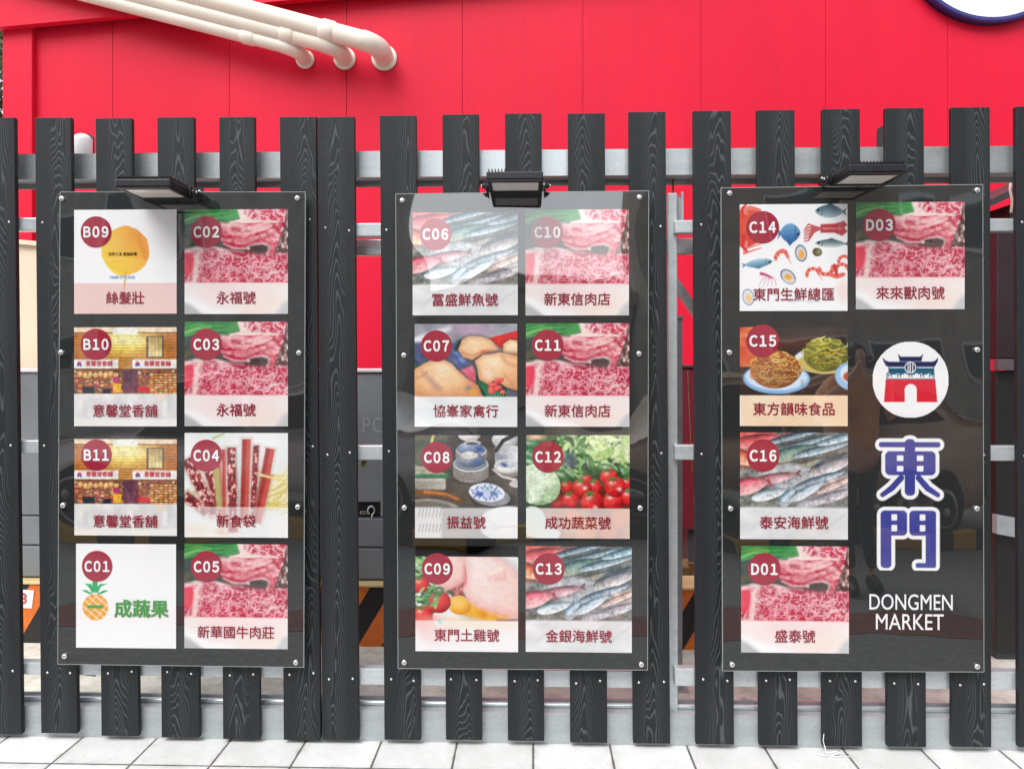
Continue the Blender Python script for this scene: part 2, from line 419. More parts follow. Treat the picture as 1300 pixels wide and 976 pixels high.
def pic_meat():
    p = Pic((78, 88, 82)); X, Y = p.X, p.Y
    p.grad(p.box(-1, .5, .1, .42, 0, 6), (52, 66, 62), (96, 108, 100), p.n(7, 9, 2))
    p.put(p.ell(.03, .31, .05, .03, 0, 6), (104, 92, 60), .7); p.put(p.ell(.06, .35, .03, .02, 0, 4), (60, 50, 30), .6)
    p.grad(p.poly([(-.1, -.1), (.53, -.1), (.54, .07), (.44, .11), (.33, .10), (.2, .12), (.04, .13), (-.1, .14)], 3, .03), (38, 120, 60), (92, 178, 96), p.n(8, 14, 3))
    for i in range(7):
        y = .015 + .02 * i; p.put(p.line([(-.02, y + .03), (.12, y - .01), (.3, y + .008), (.5, y - .03 + .03 * (i % 2))], .005, .003, 3), (150, 214, 130) if i % 2 else (30, 96, 54), .45)
    p.put(p.line([(.0, .11), (.12, .06), (.25, .05)], .014, .006, 5), (150, 220, 120), .8)
    sp = p.n(40, 36, 8, 2); p.grad(p.box(.84, 2, -1, .5), (96, 66, 62), (244, 216, 208), (sp - .3) * 2.2)
    v = veins(X, Y, 11, 17, 21)[..., None]; red = C(204, 52, 80) + .12 * (fbm(X * 6, Y * 6, 14) - .5)[..., None]; pale = C(254, 222, 222)
    p.put(p.poly([(.955, .1), (.99, .0), (.98, .2), (.88, .46), (.84, .44)], 6), (70, 40, 40), .5)
    p.put(p.poly([(.52, -.1), (1.0, -.1), (.965, .16), (.86, .42), (.84, .24), (.56, .14)], 1.5, .02), red * (1 - v) + pale * v)
    p.put(p.poly([(.51, -.05), (.56, -.05), (.585, .06), (.66, .10), (.9, .11), (.93, .17), (.55, .15), (.40, .16), (.44, .11), (.53, .09)], 3, .02), (252, 228, 220))
    # lower slab
    top = .375 + .045 * sstep(.2, .95, X) + .012 * np.sin(X * 17) * (X < .5) + .02 * (fbm(X * 9, Y * 0, 77) - .5)
    slab = p.m(top - Y, 2)
    v1 = veins(X, Y, 31, 14, 19); v2 = np.clip(1 - np.abs(fbm(X * 30 + .8 * fbm(X * 9, Y * 9, 3), Y * 38, 61, 2) - .5) * 7, 0, 1)
    v = np.clip(.82 * v1 + .20 * v2 - .04 + .40 * (fbm(X * 5, Y * 6, 91) - .5), 0, 1)[..., None]
    redd = C(194, 44, 74) + .20 * (fbm(X * 7, Y * 7, 4) - .5)[..., None]; p.put(slab, redd * (1 - v) + C(254, 216, 218) * v)
    p.grad(p.poly([(-.1, .41), (.09, .41), (.105, .56), (.07, .62), (-.1, .64)], 4, .03), (230, 40, 72), (246, 110, 124), p.n(12, 8, 15))
    p.put(p.line([(-.02, .405), (.1, .375), (.15, .39), (.125, .45), (.11, .56), (.09, .72)], .016, .03, 5), (252, 220, 214), .9)
    p.put(p.line([(.1, .37), (.25, .36), (.42, .385), (.56, .405)], .012, .007, 4), (254, 230, 226), .85)
    p.put(p.ell(.86, .60, .04, .02, .5, 6), (252, 232, 222), .8); p.put(p.line([(.62, .62), (.74, .58), (.84, .49)], .006, .004, 4), (250, 210, 206), .7)
    # folded roll, its shade and its dark mouth
    p.put(p.line([(.36, .33), (.45, .385), (.58, .40), (.68, .42), (.8, .43), (.87, .42)], .016, .012, 9), (110, 30, 45), .6)
    fold = p.poly([(.33, .2), (.36, .125), (.55, .13), (.78, .125), (.95, .14), (.925, .24), (.87, .41), (.80, .44), (.83, .35), (.74, .33), (.65, .35), (.60, .385), (.45, .375), (.36, .31)], 1.5, .02)
    yy = Y + .045 * np.sin(X * 8 + .4) + .03 * (fbm(X * 7, Y * 7, 66) - .5)
    band = .65 * fbm(X * 4, yy * 40, 21, 3) + .35 * fbm(X * 30, Y * 34, 25, 2); t = np.clip((band - .36) * 3.4, 0, 1)[..., None]
    lo = C(192, 40, 68); hi = C(250, 186, 188); p.put(fold, lo * (1 - t) + hi * t)
    p.put(fold * sstep(.45, .33, X), (176, 44, 70), .5); p.put(fold * p.line([(.42, .34), (.52, .31), (.66, .31), (.78, .31)], .03, .02, 14), (176, 40, 66), .45)
    p.put(p.line([(.36, .15), (.5, .155), (.62, .185), (.74, .185), (.86, .2), (.9, .25)], .020, .012, 7), (254, 224, 218), .8)
    p.put(p.line([(.38, .33), (.48, .372), (.58, .375), (.65, .345), (.75, .325), (.82, .35), (.8, .43)], .007, .010, 3), (254, 214, 208), .9)
    p.put(p.line([(.84, .30), (.87, .40), (.80, .44)], .012, .006, 4), (240, 130, 140), .9)
    p.put(p.ell(.715, .385, .092, .038, .03, 2), (96, 76, 74)); p.put(p.ell(.70, .37, .07, .018, .03, 6), (60, 46, 46), .6); p.put(p.ell(.62, .375, .012, .012, 0, 3), (255, 236, 226))
    p.grain(.07, 6)
    p.put(p.m(.70 - Y), (250, 205, 198)); p.grad(p.m(.70 - Y), (250, 190, 186), (246, 226, 214), p.n(3, 5, 9) * 1.4 - .2)
    p.put(p.poly([(-.1, .82), (.04, .88), (.12, .95), (.25, 1.05), (-.1, 1.05)], 5), (70, 74, 74)); p.put(p.line([(-.05, .84), (.08, .88), (.24, .98), (.5, 1.04)], .028, .05, 8), (255, 255, 255))
    p.put(p.ell(.75, .92, .2, .08, -.2, 12), (250, 196, 160), .8); p.put(p.poly([(1.05, .84), (.95, .9), (.86, 1.05), (1.05, 1.05)], 8), (120, 124, 124))
    p.strip(.708, (255, 255, 255), .66); return p

def fish(p, cx, cy, L, W, a, back, belly, n=1.0, eye=True, tail=True):
    x, y = p.loc(cx, cy, a); u = x / (L / 2)
    w = W / 2 * np.clip(1 - np.abs(u) ** 2.2, 0, 1) ** .6 * (1 - .22 * u)
    m = p.m(np.maximum(np.abs(y) - w, (np.abs(u) - 1) * L / 2), 1.3)
    t = np.clip(.5 + y / (W * .9) + .18 * (p.n(30, 30, int(cx * 90)) - .5) * n, 0, 1)
    p.put(p.ell(cx, cy + .02, L * .5, W * .55, a, 8), (62, 66, 68), .5)
    if tail:
        tx, ty = cx + math.cos(a) * L * .48, cy + math.sin(a) * L * .48
        c, s_ = math.cos(a), math.sin(a); q = lambda dx, dy: (tx + dx * c - dy * s_, ty + dx * s_ + dy * c)
        p.put(p.poly([q(-.02, 0), q(L * .13, -W * .42), q(L * .09, 0), q(L * .13, W * .42)], 1.5), tuple(int(.7 * b + 30) for b in back))
    p.grad(m, back, belly, t * 1.25 - .1)
    p.put(m * p.m(np.abs(y + W * .12) - W * .03, 6), tuple(min(255, b + 60) for b in back), .5)
    p.put(m * sstep(.1, .55, t) * p.m(np.abs(y - W * .1) - W * .06, 8), (244, 248, 250), .25); p.put(m * p.m(y + w * .72, 5), (44, 52, 60), .55)
    if eye:
        ex, ey = cx - math.cos(a) * L * .38 + math.sin(a) * W * .08, cy - math.sin(a) * L * .38 - math.cos(a) * W * .08
        p.put(p.ell(ex, ey, W * .11, W * .11), (235, 225, 190)); p.put(p.ell(ex, ey, W * .06, W * .06), (20, 22, 25))
        gx, gy = cx - math.cos(a) * L * .25, cy - math.sin(a) * L * .25
        p.put(m * p.line([(gx - math.sin(a) * -W * .3, gy - math.cos(a) * W * .3), (gx - .015, gy), (gx + math.sin(a) * -W * .3, gy + math.cos(a) * W * .3)], .004), (70, 60, 70), .6)

def pic_fish():
    p = Pic((120, 128, 128)); p.grad(p.box(-1, 2, -1, 2), (70, 78, 76), (190, 190, 178), p.n(16, 20, 3))
    p.grad(p.box(-1, .33, -1, .33, 0, 10), (214, 60, 60), (250, 150, 130), p.n(5, 9, 14))
    fish(p, .14, .10, .55, .16, -.2, (210, 70, 80), (250, 170, 160)); fish(p, .05, .24, .5, .14, .25, (235, 90, 60), (250, 190, 150), eye=False)
    A = -.26
    for cx, cy, L, W, b, be in [(.55, .02, .7, .06, (40, 62, 78), (170, 200, 210)), (.62, .09, .62, .06, (52, 80, 96), (200, 222, 228)),
            (.5, .19, .46, .13, (70, 120, 116), (190, 206, 178)), (.78, .15, .6, .075, (72, 104, 122), (205, 228, 236)), (.95, .05, .5, .07, (80, 120, 140), (205, 232, 240)),
            (.70, .27, .5, .06, (96, 98, 84), (196, 190, 160)), (.9, .24, .4, .06, (52, 84, 104), (190, 214, 222))]:
        fish(p, cx, cy, L, W, A, b, be)
    p.grad(p.ell(.48, .42, .3, .12, 0, 8), (176, 180, 184), (232, 232, 236), p.n(22, 22, 33))
    fish(p, .85, .31, .46, .13, -.36, (96, 98, 106), (236, 226, 222)); fish(p, .32, .43, .42, .10, -.2, (150, 92, 100), (236, 196, 200))
    fish(p, .08, .50, .36, .16, -.22, (226, 90, 110), (250, 190, 190)); fish(p, .74, .44, .5, .075, -.32, (84, 112, 132), (206, 222, 230))
    p.grad(p.ell(.82, .56, .32, .12, -.35, 8), (196, 180, 182), (244, 222, 216), p.n(14, 14, 8))
    fish(p, .9, .48, .44, .06, -.4, (196, 150, 130), (246, 224, 212)); fish(p, .86, .60, .5, .09, -.3, (168, 160, 170), (240, 232, 236))
    fish(p, .27, .58, .34, .10, -.25, (160, 182, 190), (248, 250, 248), eye=False); fish(p, .44, .61, .2, .11, -.9, (140, 176, 196), (246, 250, 248), eye=False)
    fish(p, .62, .55, .36, .09, -.5, (150, 172, 186), (232, 240, 246), eye=False); fish(p, .66, .66, .3, .08, -.2, (180, 174, 186), (238, 232, 238), eye=False)
    p.grad(p.box(-1, 2, .66, .73, 0, 12), (96, 96, 90), (170, 168, 156), p.n(20, 12, 71), .5)
    p.grain(.26, 5); p.put(p.m(.70 - p.Y), (214, 216, 214)); p.grad(p.m(.70 - p.Y), (160, 164, 164), (240, 240, 240), p.n(5, 8, 19) * 1.5 - .2)
    for x in (.1, .55, .8): p.put(p.line([(x, .9), (x + .2, .74)], .01, .002, 6), (120, 124, 124), .6)
    p.strip(.708, (255, 255, 255), .66); return p

def pic_poultry():
    random.seed(12)
    p = Pic((96, 100, 112)); p.grad(p.box(-1, 2, -1, .3), (130, 132, 140), (206, 206, 214), p.n(7, 9, 2))
    p.put(p.poly([(-.1, .16), (.35, .02), (.36, .06), (-.1, .24)], 5), (240, 240, 246)); p.put(p.ell(.55, .06, .18, .05, 0, 10), (196, 160, 190), .8)
    p.grad(p.box(-1, .5, .18, .48, 0, 6), (40, 50, 70), (120, 132, 180), p.n(11, 13, 5))
    p.put(p.box(-1, .12, .4, .5, 0, 6), (60, 130, 80)); p.put(p.poly([(.72, .14), (1.02, .06), (1.02, .22), (.84, .24)], 1.5), (222, 48, 46))
    p.put(p.box(.6, .9, .5, .8), (20, 74, 54))
    for i in range(7): p.put(p.line([(.62 + .02 * i, .56), (.74 + .02 * i, .74)], .004), (60, 190, 120), .8)
    p.ball(.42, .30, .09, .03, (50, 60, 110), (90, 110, 180), (150, 170, 220), .7, False); p.ball(.46, .36, .05, .04, (50, 64, 110), (96, 120, 190), (190, 204, 235), 1.0, False)
    p.put(p.poly([(.41, .16), (.47, .16), (.45, .24), (.38, .26)], 5, .05), (40, 54, 52))
    def bird(pts, lx, ly, sd):
        d = p.poly_d(pts, p.X + .02 * (fbm(p.X * 7, p.Y * 7, sd) - .5), p.Y + .02 * (fbm(p.X * 7, p.Y * 7, sd + 5) - .5))
        p.put(p.m(d - .012, 8), (60, 46, 40), .55)
        t = np.clip(1.0 - np.hypot((p.X - lx) / .34, (p.Y - ly) / .26) * .75 + .35 * (fbm(p.X * 5, p.Y * 6, sd + 2) - .5), 0, 1)[..., None]
        col = np.where(t < .5, C(212, 140, 96) + (C(246, 194, 142) - C(212, 140, 96)) * t * 2, C(246, 194, 142) + (C(255, 234, 196) - C(246, 194, 142)) * (t * 2 - 1))
        m = p.m(d, 1.4); p.put(m, col); p.put(m * p.m(-(d + .018), 9), (206, 130, 90), .5)
    bird([(.465, .155), (.54, .115), (.65, .12), (.75, .165), (.82, .25), (.72, .275), (.65, .30), (.565, .35), (.475, .32), (.43, .25)], .56, .17, 3)
    bird([(.87, .2), (.93, .155), (1.05, .17), (1.05, .31), (.87, .29)], .96, .2, 4); p.put(p.line([(.47, .28), (.56, .31), (.64, .28)], .008, .006, 5), (206, 128, 84), .7)
    p.put(p.line([(.66, .27), (.74, .27), (.8, .3)], .014, .006, 4), (232, 92, 84), .8)
    bird([(.585, .36), (.665, .3), (.83, .285), (1.05, .31), (1.05, .66), (.9, .615), (.785, .54), (.71, .58), (.63, .54), (.61, .44)], .76, .38, 6)
    p.put(p.line([(.85, .32), (.9, .38), (1.0, .42)], .012, .006, 6), (220, 140, 110), .7); p.put(p.ell(.72, .5, .05, .035, .4, 8), (250, 222, 206), .8); p.put(p.line([(.88, .5), (.95, .58)], .01, .006, 6), (214, 132, 100), .6)
    p.grad(p.poly([(.44, .46), (.55, .40), (.6, .5), (.58, .6)], 2, .05), (214, 76, 106), (246, 150, 168), p.n(14, 14, 6))
    bird([(-.05, .47), (.09, .385), (.18, .345), (.29, .345), (.365, .385), (.44, .47), (.53, .55), (.62, .60), (.67, .72), (-.05, .72)], .26, .46, 9)
    p.put(p.line([(.08, .47), (.16, .55), (.24, .64)], .010, .024, 9), (186, 138, 140), .75); p.put(p.line([(.0, .53), (.08, .51), (.12, .47)], .008, .006, 5), (206, 136, 90), .6)
    p.put(p.ell(.53, .63, .03, .025, 0, 5), (150, 136, 150)); p.put(p.ell(.57, .665, .05, .035, .1, 5), (240, 170, 70), .8)
    for i in range(16): p.ball(.74 + .12 * random.random(), .54 + .13 * random.random(), .03, .022, (206, 40, 46), (240, 92, 88), (252, 160, 150), 0, False)
    p.grain(.05, 7); p.grad(p.m(.708 - p.Y), (190, 200, 200), (248, 248, 248), p.n(5, 7, 4) * 1.5 - .2)
    for i in range(26): p.put(p.line([(.12 + .03 * i, .96 - .004 * i), (.2 + .028 * i, .76 - .004 * i)], .003), (150, 205, 180), .6)
    p.put(p.line([(-.02, .72), (.1, .75), (.5, 1.0)], .02, .01, 8), (255, 255, 255)); p.strip(.708, (255, 255, 255), .64); return p

def pic_crockery():
    p = Pic((70, 62, 56)); p.grad(p.box(-1, 2, -1, 2), (52, 46, 44), (110, 100, 88), p.n(4, 10, 3))
    p.grad(p.box(-1, .32, -1, .42, 0, 6), (60, 80, 66), (128, 120, 96), p.n(5, 12, 8)); p.put(p.poly([(.14, .1), (.17, -.02), (.2, -.02), (.16, .12)], 2), (226, 206, 130))
    p.put(p.box(-.1, .33, .37, .41, 0, 4), (52, 130, 90)); p.put(p.poly([(0, .30), (.2, .31), (.3, .38), (0, .38)], 3), (206, 200, 176), .8)
    p.grad(p.box(-.2, .30, .42, .53, .02, 2), (150, 144, 132), (206, 200, 186), p.X * 3); p.put(p.box(-.2, .28, .425, .44, .01, 4), (232, 228, 220), .7)
    p.put(p.line([(-.05, .57), (.2, .56), (.36, .60), (.46, .64)], .03, .015, 4), (130, 84, 50)); p.put(p.line([(.1, .55), (.3, .57), (.42, .62)], .012, .008, 3), (220, 136, 60))
    p.put(p.ell(.16, .72, .28, .10, .05, 2), (170, 164, 150)); p.put(p.ell(.14, .73, .26, .09, .05, 3), (120, 112, 104))
    def plates(cx, cy, rx, ry, n, dy):
        for i in range(n):
            y = cy + dy * (n - 1 - i); p.put(p.ell(cx, y + .012, rx, ry), (74, 70, 66)); p.put(p.ell(cx, y, rx, ry), (236, 232, 222)); p.put(p.ell(cx, y - .006, rx * .94, ry * .9), (128, 140, 156))
    p.ball(.53, -.01, .11, .07, (176, 170, 164), (236, 232, 228), (255, 255, 255), 0, False)
    plates(.55, .15, .15, .065, 4, .018); p.ball(.54, .12, .12, .055, (60, 80, 120), (130, 150, 186), (210, 220, 236), 0, False); p.put(p.ell(.56, .075, .08, .025), (240, 238, 232)); p.put(p.ell(.56, .08, .065, .017), (96, 100, 116))
    p.put(p.ell(.63, .13, .04, .02, .4, 3), (50, 84, 170), .8)
    plates(.545, .28, .17, .08, 6, .019); p.ball(.545, .24, .14, .07, (64, 74, 92), (120, 130, 146), (196, 204, 214), 0, False); p.put(p.ell(.53, .195, .085, .035), (226, 222, 212)); p.put(p.ell(.53, .18, .05, .028), (206, 200, 192)); p.put(p.ell(.53, .175, .04, .018), (246, 243, 238))
    p.put(p.ell(.6, .26, .05, .03, -.3, 5), (70, 110, 190), .6)
    p.ball(.88, .04, .13, .09, (130, 130, 130), (214, 214, 212), (250, 250, 250)); p.grad(p.box(.78, 1.1, .10, .28, .03), (180, 182, 184), (238, 238, 238), p.X * 5 - 4)
    for i in range(9): p.put(p.line([(.80 + .012 * i, .19), (.802 + .012 * i, .23)], .0025), (90, 96, 130), .8)
    p.put(p.line([(.79, .15), (.86, .05), (1.0, -.02)], .018, .02), (60, 56, 52))
    p.put(p.ell(.91, .33, .14, .075), (140, 134, 128)); p.ball(.91, .30, .14, .07, (170, 168, 164), (228, 226, 222), (252, 252, 252), 0, False); p.put(p.ell(.9, .28, .10, .035), (200, 204, 214)); p.put(p.ell(.87, .285, .03, .015, .4, 3), (60, 76, 140))
    p.put(p.line([(.76, .33), (.85, .4), (.98, .43)], .008, .012), (216, 212, 206)); p.put(p.ell(.99, .47, .07, .035), (210, 206, 200))
    p.put(p.ell(.76, .62, .2, .085, .12, 6), (40, 36, 34)); p.put(p.ell(.74, .595, .19, .09, .12), (150, 150, 156)); p.put(p.ell(.70, .555, .175, .09, .1), (238, 242, 250)); p.put(p.ell(.70, .555, .13, .062, .1, 2), (214, 224, 244))
    for i in range(26):
        a = i * 2.39996; r = .3 + .65 * (i / 26) ** .5; p.put(p.ell(.70 + .16 * r * math.cos(a), .555 + .08 * r * math.sin(a), .012, .008, a, 2), (46, 82, 170), .75)
    p.put(p.ell(.63, .57, .035, .022, 0, 3), (40, 70, 160), .8); p.put(p.ell(.77, .565, .03, .02, 0, 3), (60, 110, 150), .8)
    p.grain(.14, 9); p.put(p.m(.70 - p.Y), (126, 122, 116)); p.put(p.box(-.1, .26, .70, 1.02, .02, 3), (216, 214, 210))
    for r in (.715, .865):
        for i in range(7): p.put(p.line([(.035 + .034 * i, r + .075), (.05 + .034 * i, r)], .0055), (96, 92, 88))
    p.put(p.ell(.9, .86, .28, .17, 0, 2), (240, 240, 238))
    for i in range(5): p.put(p.ell(.93, .86 + .02 * i, .17, .05, 0, 2), (205, 204, 200) if i % 2 else (250, 250, 249))
    p.put(p.ell(.92, .78, .2, .09, 0, 4), (252, 252, 252)); p.strip(.708, (255, 255, 255), .62); return p

def tomato(p, cx, cy, r, a=0.0):
    p.ball(cx, cy, r, r * .93, (128, 10, 20), (218, 40, 44), (252, 110, 90))
    for k in range(5):
        t = a + k * 1.257; p.put(p.line([(cx - .2 * r, cy - .72 * r), (cx - .2 * r + .55 * r * math.cos(t), cy - .72 * r + .32 * r * math.sin(t))], .012 * r / .1, .003), (70, 130, 60))
def leaves(p, x0, x1, y0, y1, n, seed, cols, L=.07):
    r = random.Random(seed)
    for i in range(n):
        x, y, a, c = r.uniform(x0, x1), r.uniform(y0, y1), r.uniform(0, 6.28), r.choice(cols); l = L * r.uniform(.5, 1.1)
        p.put(p.ell(x, y, l, l * .38, a, 1.5), c, .9); p.put(p.line([(x - l * .8 * math.cos(a), y - l * .8 * math.sin(a)), (x + l * .8 * math.cos(a), y + l * .8 * math.sin(a))], .003), tuple(min(255, k + 55) for k in c), .6)
GREENS = [(44, 96, 56), (70, 132, 74), (112, 168, 92), (30, 70, 46), (160, 200, 130)]
def pic_chicken():
    p = Pic((244, 242, 242)); leaves(p, -.02, .6, -.02, .12, 60, 4, GREENS); leaves(p, -.02, .2, .0, .7, 70, 5, GREENS)
    p.put(p.poly([(.6, .0), (.78, .0), (.84, .08), (.7, .06), (.6, .05)], 3, .04), (216, 50, 52))
    p.put(p.ell(.72, .44, .34, .36, .3, 14), (170, 150, 140), .5)
    p.grad(p.ell(.38, .26, .22, .2, -.2, 2), (240, 180, 170), (255, 232, 224), p.n(5, 5, 3)); p.ball(.36, .24, .2, .17, (226, 150, 144), (250, 206, 196), (255, 238, 232), -.3, False)
    p.put(p.line([(.49, .2), (.49, .35), (.35, .44)], .014, .02, 8), (214, 120, 116), .8)
    p.grad(p.poly([(.34, .44), (.47, .35), (.49, .5), (.38, .56)], 3, .05), (150, 60, 66), (240, 170, 160), p.n(22, 22, 8) * 1.6 - .3)
    leaves(p, .3, .42, .42, .5, 8, 9, [(60, 80, 50), (230, 200, 190)], .03)
    p.grad(p.ell(.63, .60, .3, .09, .16, 2), (226, 140, 20), (252, 206, 80), p.n(18, 5, 6)); p.ball(.43, .56, .11, .09, (216, 134, 24), (246, 184, 60), (254, 224, 140), .1, False)
    body = [(.47, .1), (.56, .045), (.72, .06), (.9, .16), (1.05, .28), (1.05, .68), (.93, .66), (.78, .62), (.6, .56), (.49, .47), (.5, .3)]
    m = p.poly(body, 1.5, .03, 5, 5); sh = np.clip(.2 + 1.1 * (p.X - .45) * .5 + .9 * (p.Y - .1) ** 1.5 + .3 * (p.n(4, 4, 12) - .5), 0, 1)
    p.grad(m, (255, 246, 244), (246, 196, 184), sh); p.put(m * p.m(-(p.poly_d(body) + .03), 16), (236, 170, 160), .6)
    p.put(p.line([(.72, .30), (.8, .26), (.86, .24), (.87, .3), (.78, .31)], .012, .018, 8), (240, 160, 146), .6); p.put(p.line([(.73, .27), (.84, .22)], .01, .016, 6), (255, 240, 225), .8)
    p.put(p.line([(.5, .5), (.62, .58), (.8, .65), (.95, .69)], .012, .012, 5), (246, 190, 186), .9); p.put(p.line([(.8, .70), (.9, .70), (1.0, .695)], .01, .01, 4), (110, 50, 46), .8)
    tomato(p, .05, .37, .085, .4); tomato(p, .23, .53, .115, .9); tomato(p, .07, .66, .10, .1); leaves(p, .02, .2, .42, .56, 16, 21, GREENS, .05); leaves(p, .12, .26, .39, .45, 7, 22, [(120, 170, 100), (70, 120, 70)], .04)
    p.grain(.04, 11); p.put(p.m(.71 - p.Y), (248, 240, 238)); p.grad(p.ell(.22, .8, .2, .13, 0, 12), (240, 150, 140), (252, 214, 206), p.X * 3, .9); p.put(p.ell(.07, .72, .12, .07, 0, 10), (240, 130, 120), .7); p.put(p.ell(.6, .74, .35, .05, 0, 10), (250, 214, 150), .7)
    p.put(p.ell(.24, .725, .05, .035, 0, 3), (214, 236, 224)); p.put(p.ell(.24, .72, .025, .016, .5, 3), (120, 160, 140), .8)
    p.strip(.708, (255, 255, 255), .62); return p

def pic_veg():
    p = Pic((50, 80, 52)); p.grad(p.box(-1, 2, -1, 2), (28, 56, 38), (96, 132, 84), p.n(10, 10, 4)); leaves(p, .3, 1.0, -.02, .35, 150, 3, GREENS + [(196, 222, 150), (176, 206, 130)], .07)
    leaves(p, .6, 1.02, -.02, .25, 40, 13, [(206, 226, 160), (170, 206, 120), (226, 238, 190)], .09)
    for x, y, a in [(.05, .1, .1), (.06, .2, .3), (.08, .28, .2), (.2, .33, .6)]: p.ball(x, y, .16, .055, (16, 60, 36), (44, 106, 60), (140, 190, 140), a)
    p.put(p.ell(.08, .02, .1, .03, 0, 4), (236, 190, 160)); p.put(p.ell(.42, .25, .07, .09, 0, 8), (70, 84, 120), .7)
    for x, y, r, a in [(.62, .28, .10, 1.3), (.35, .40, .12, .2), (.44, .38, .10, .6), (.56, .4, .05, 0), (.8, .33, .13, .1), (.95, .36, .08, 1.2)]: p.ball(x, y, r, r * .42, (14, 52, 32), (54, 112, 62), (150, 196, 130), a)
    p.put(p.line([(.38, .28), (.46, .36), (.52, .42)], .006), (190, 214, 150), .8); p.put(p.line([(.75, .26), (.83, .28), (.88, .33)], .01, .004), (200, 220, 170), .8)
    p.grad(p.box(.25, 1.1, .5, .72, 0, 8), (90, 20, 22), (150, 50, 30), p.n(8, 8, 1), .8)
    for x, y, r in [(.58, .43, .055), (.66, .50, .075), (.39, .50, .065), (.30, .64, .08), (.8, .40, .085), (.98, .47, .07), (1.0, .60, .09), (.84, .64, .10), (.43, .63, .085), (.86, .50, .105), (.54, .51, .095), (.64, .645, .11)]: tomato(p, x, y, r, x * 9)
    for x, y in [(.67, .70), (.57, .51), (.9, .52)]: p.put(p.ell(x, y, .02, .018, 0, 4), (255, 240, 230), .9)
    p.put(p.ell(.12, .52, .24, .21, .35, 10), (20, 34, 24), .5); p.ball(.11, .48, .225, .195, (140, 176, 120), (200, 224, 186), (242, 250, 234), .35, False)
    for k in range(13):
        a = -1.2 + k * .22; p.put(p.ell(.11, .48, .225, .195, .35) * p.line([(.02, .66), (.02 + .16 * math.cos(a), .5 + .16 * math.sin(a)), (.05 + .34 * math.cos(a), .46 + .3 * math.sin(a))], .004, .0015), (246, 252, 240), .7)
    p.grain(.22, 13); p.put(p.m(.71 - p.Y), (150, 90, 66)); p.grad(p.m(.71 - p.Y), (120, 70, 66), (238, 170, 110), p.n(6, 7, 22) * 1.4 - .2); p.put(p.ell(.06, .84, .13, .15, 0, 2), (214, 232, 210)); p.put(p.ell(.2, .96, .13, .08, 0, 3), (240, 244, 232))
    for x, y, r in [(.45, .8, .08), (.6, .9, .1), (.9, .8, .09), (.8, .95, .08)]: p.put(p.ell(x, y, r, r, 0, 6), (244, 120, 80), .8)
    p.strip(.708, (255, 255, 255), .64); return p

def pic_jerky():
    p = Pic((248, 250, 246)); p.grad(p.box(-1, 2, -1, 2), (230, 240, 232), (255, 255, 255), p.n(3, 3, 2) * 1.6)
    r = random.Random(3)
    for i in range(70):
        x, y, a = r.uniform(.74, 1.05), r.uniform(.36, .72), r.uniform(-1, .4); p.put(p.line([(x - .12 * math.cos(a), y - .12 * math.sin(a)), (x, y + .02), (x + .12 * math.cos(a), y + .12 * math.sin(a))], .008, .005), r.choice([(236, 214, 120), (246, 232, 170), (220, 196, 90), (250, 240, 200)]), .85)
    for i in range(26):
        x, y = r.uniform(-.05, .12), r.uniform(.3, .7); p.put(p.line([(x, y), (x + .1, y - .05)], .008, .004), r.choice([(226, 214, 140), (240, 232, 180), (200, 190, 110)]), .7)
    p.put(p.line([(.28, .05), (.38, .01)], .012, .008), (190, 206, 130))
    def stick(x0, y0, x1, y1, w, seed, rough):
        dx, dy = x1 - x0, y1 - y0; a = math.atan2(dy, dx); L = math.hypot(dx, dy); x, y = p.loc((x0 + x1) / 2, (y0 + y1) / 2, a)
        d = np.maximum(np.abs(x) - L / 2, np.abs(y) - w) + .006 * (fbm(x * 60 + 50, y * 60 + 50, seed) - .5)
        m = p.m(d, 1.4); t = fbm(x * 34 + 50, y * 46 + 50, seed, 2); k = np.clip(.5 + y / w * .5, 0, 1)
        p.put(p.m(d - .012, 8), (150, 110, 100), .35)
        if rough: p.grad(m, (96, 24, 32), (206, 70, 66), t * 1.6 - .3); p.put(m * sstep(.6, .72, t), (252, 226, 214), .85)
        else: p.grad(m, (206, 58, 44), (142, 30, 30), k + .5 * (t - .5)); p.put(m * p.m(np.abs(y + w * .35) - w * .16, 6), (250, 140, 110), .6)
        p.put(m * p.m(np.abs(np.abs(y) - w * .88) - .003, 2), (236, 180, 170), .6)
    stick(.02, .25, .30, .80, .055, 2, True); stick(.0, .60, .22, .76, .05, 8, True); stick(.22, .32, .40, .9, .045, 5, True); stick(.32, .3, .36, .85, .03, 22, False)
    p.put(p.line([(.31, .36), (.34, .7)], .03, .03, 3), (190, 176, 110)); stick(.38, .16, .39, .85, .018, 23, False)
    stick(.455, .14, .47, .95, .046, 11, True); p.put(p.line([(.50, .18), (.54, .9)], .008), (176, 190, 186))
    stick(.60, .06, .575, .86, .042, 14, False); stick(.695, .12, .66, .82, .03, 17, True); stick(.83, .15, .70, .86, .044, 19, False); stick(.80, .40, .72, .76, .045, 25, False)
    p.put(p.line([(.74, .40), (.82, .42), (.95, .46)], .012, .008), (250, 222, 150))
    p.put(p.ell(.36, .95, .06, .025, .2, 6), (240, 170, 120)); p.put(p.ell(.1, .93, .12, .05, 0, 12), (236, 200, 160), .7); p.strip(.708, (255, 255, 255), .62); return p

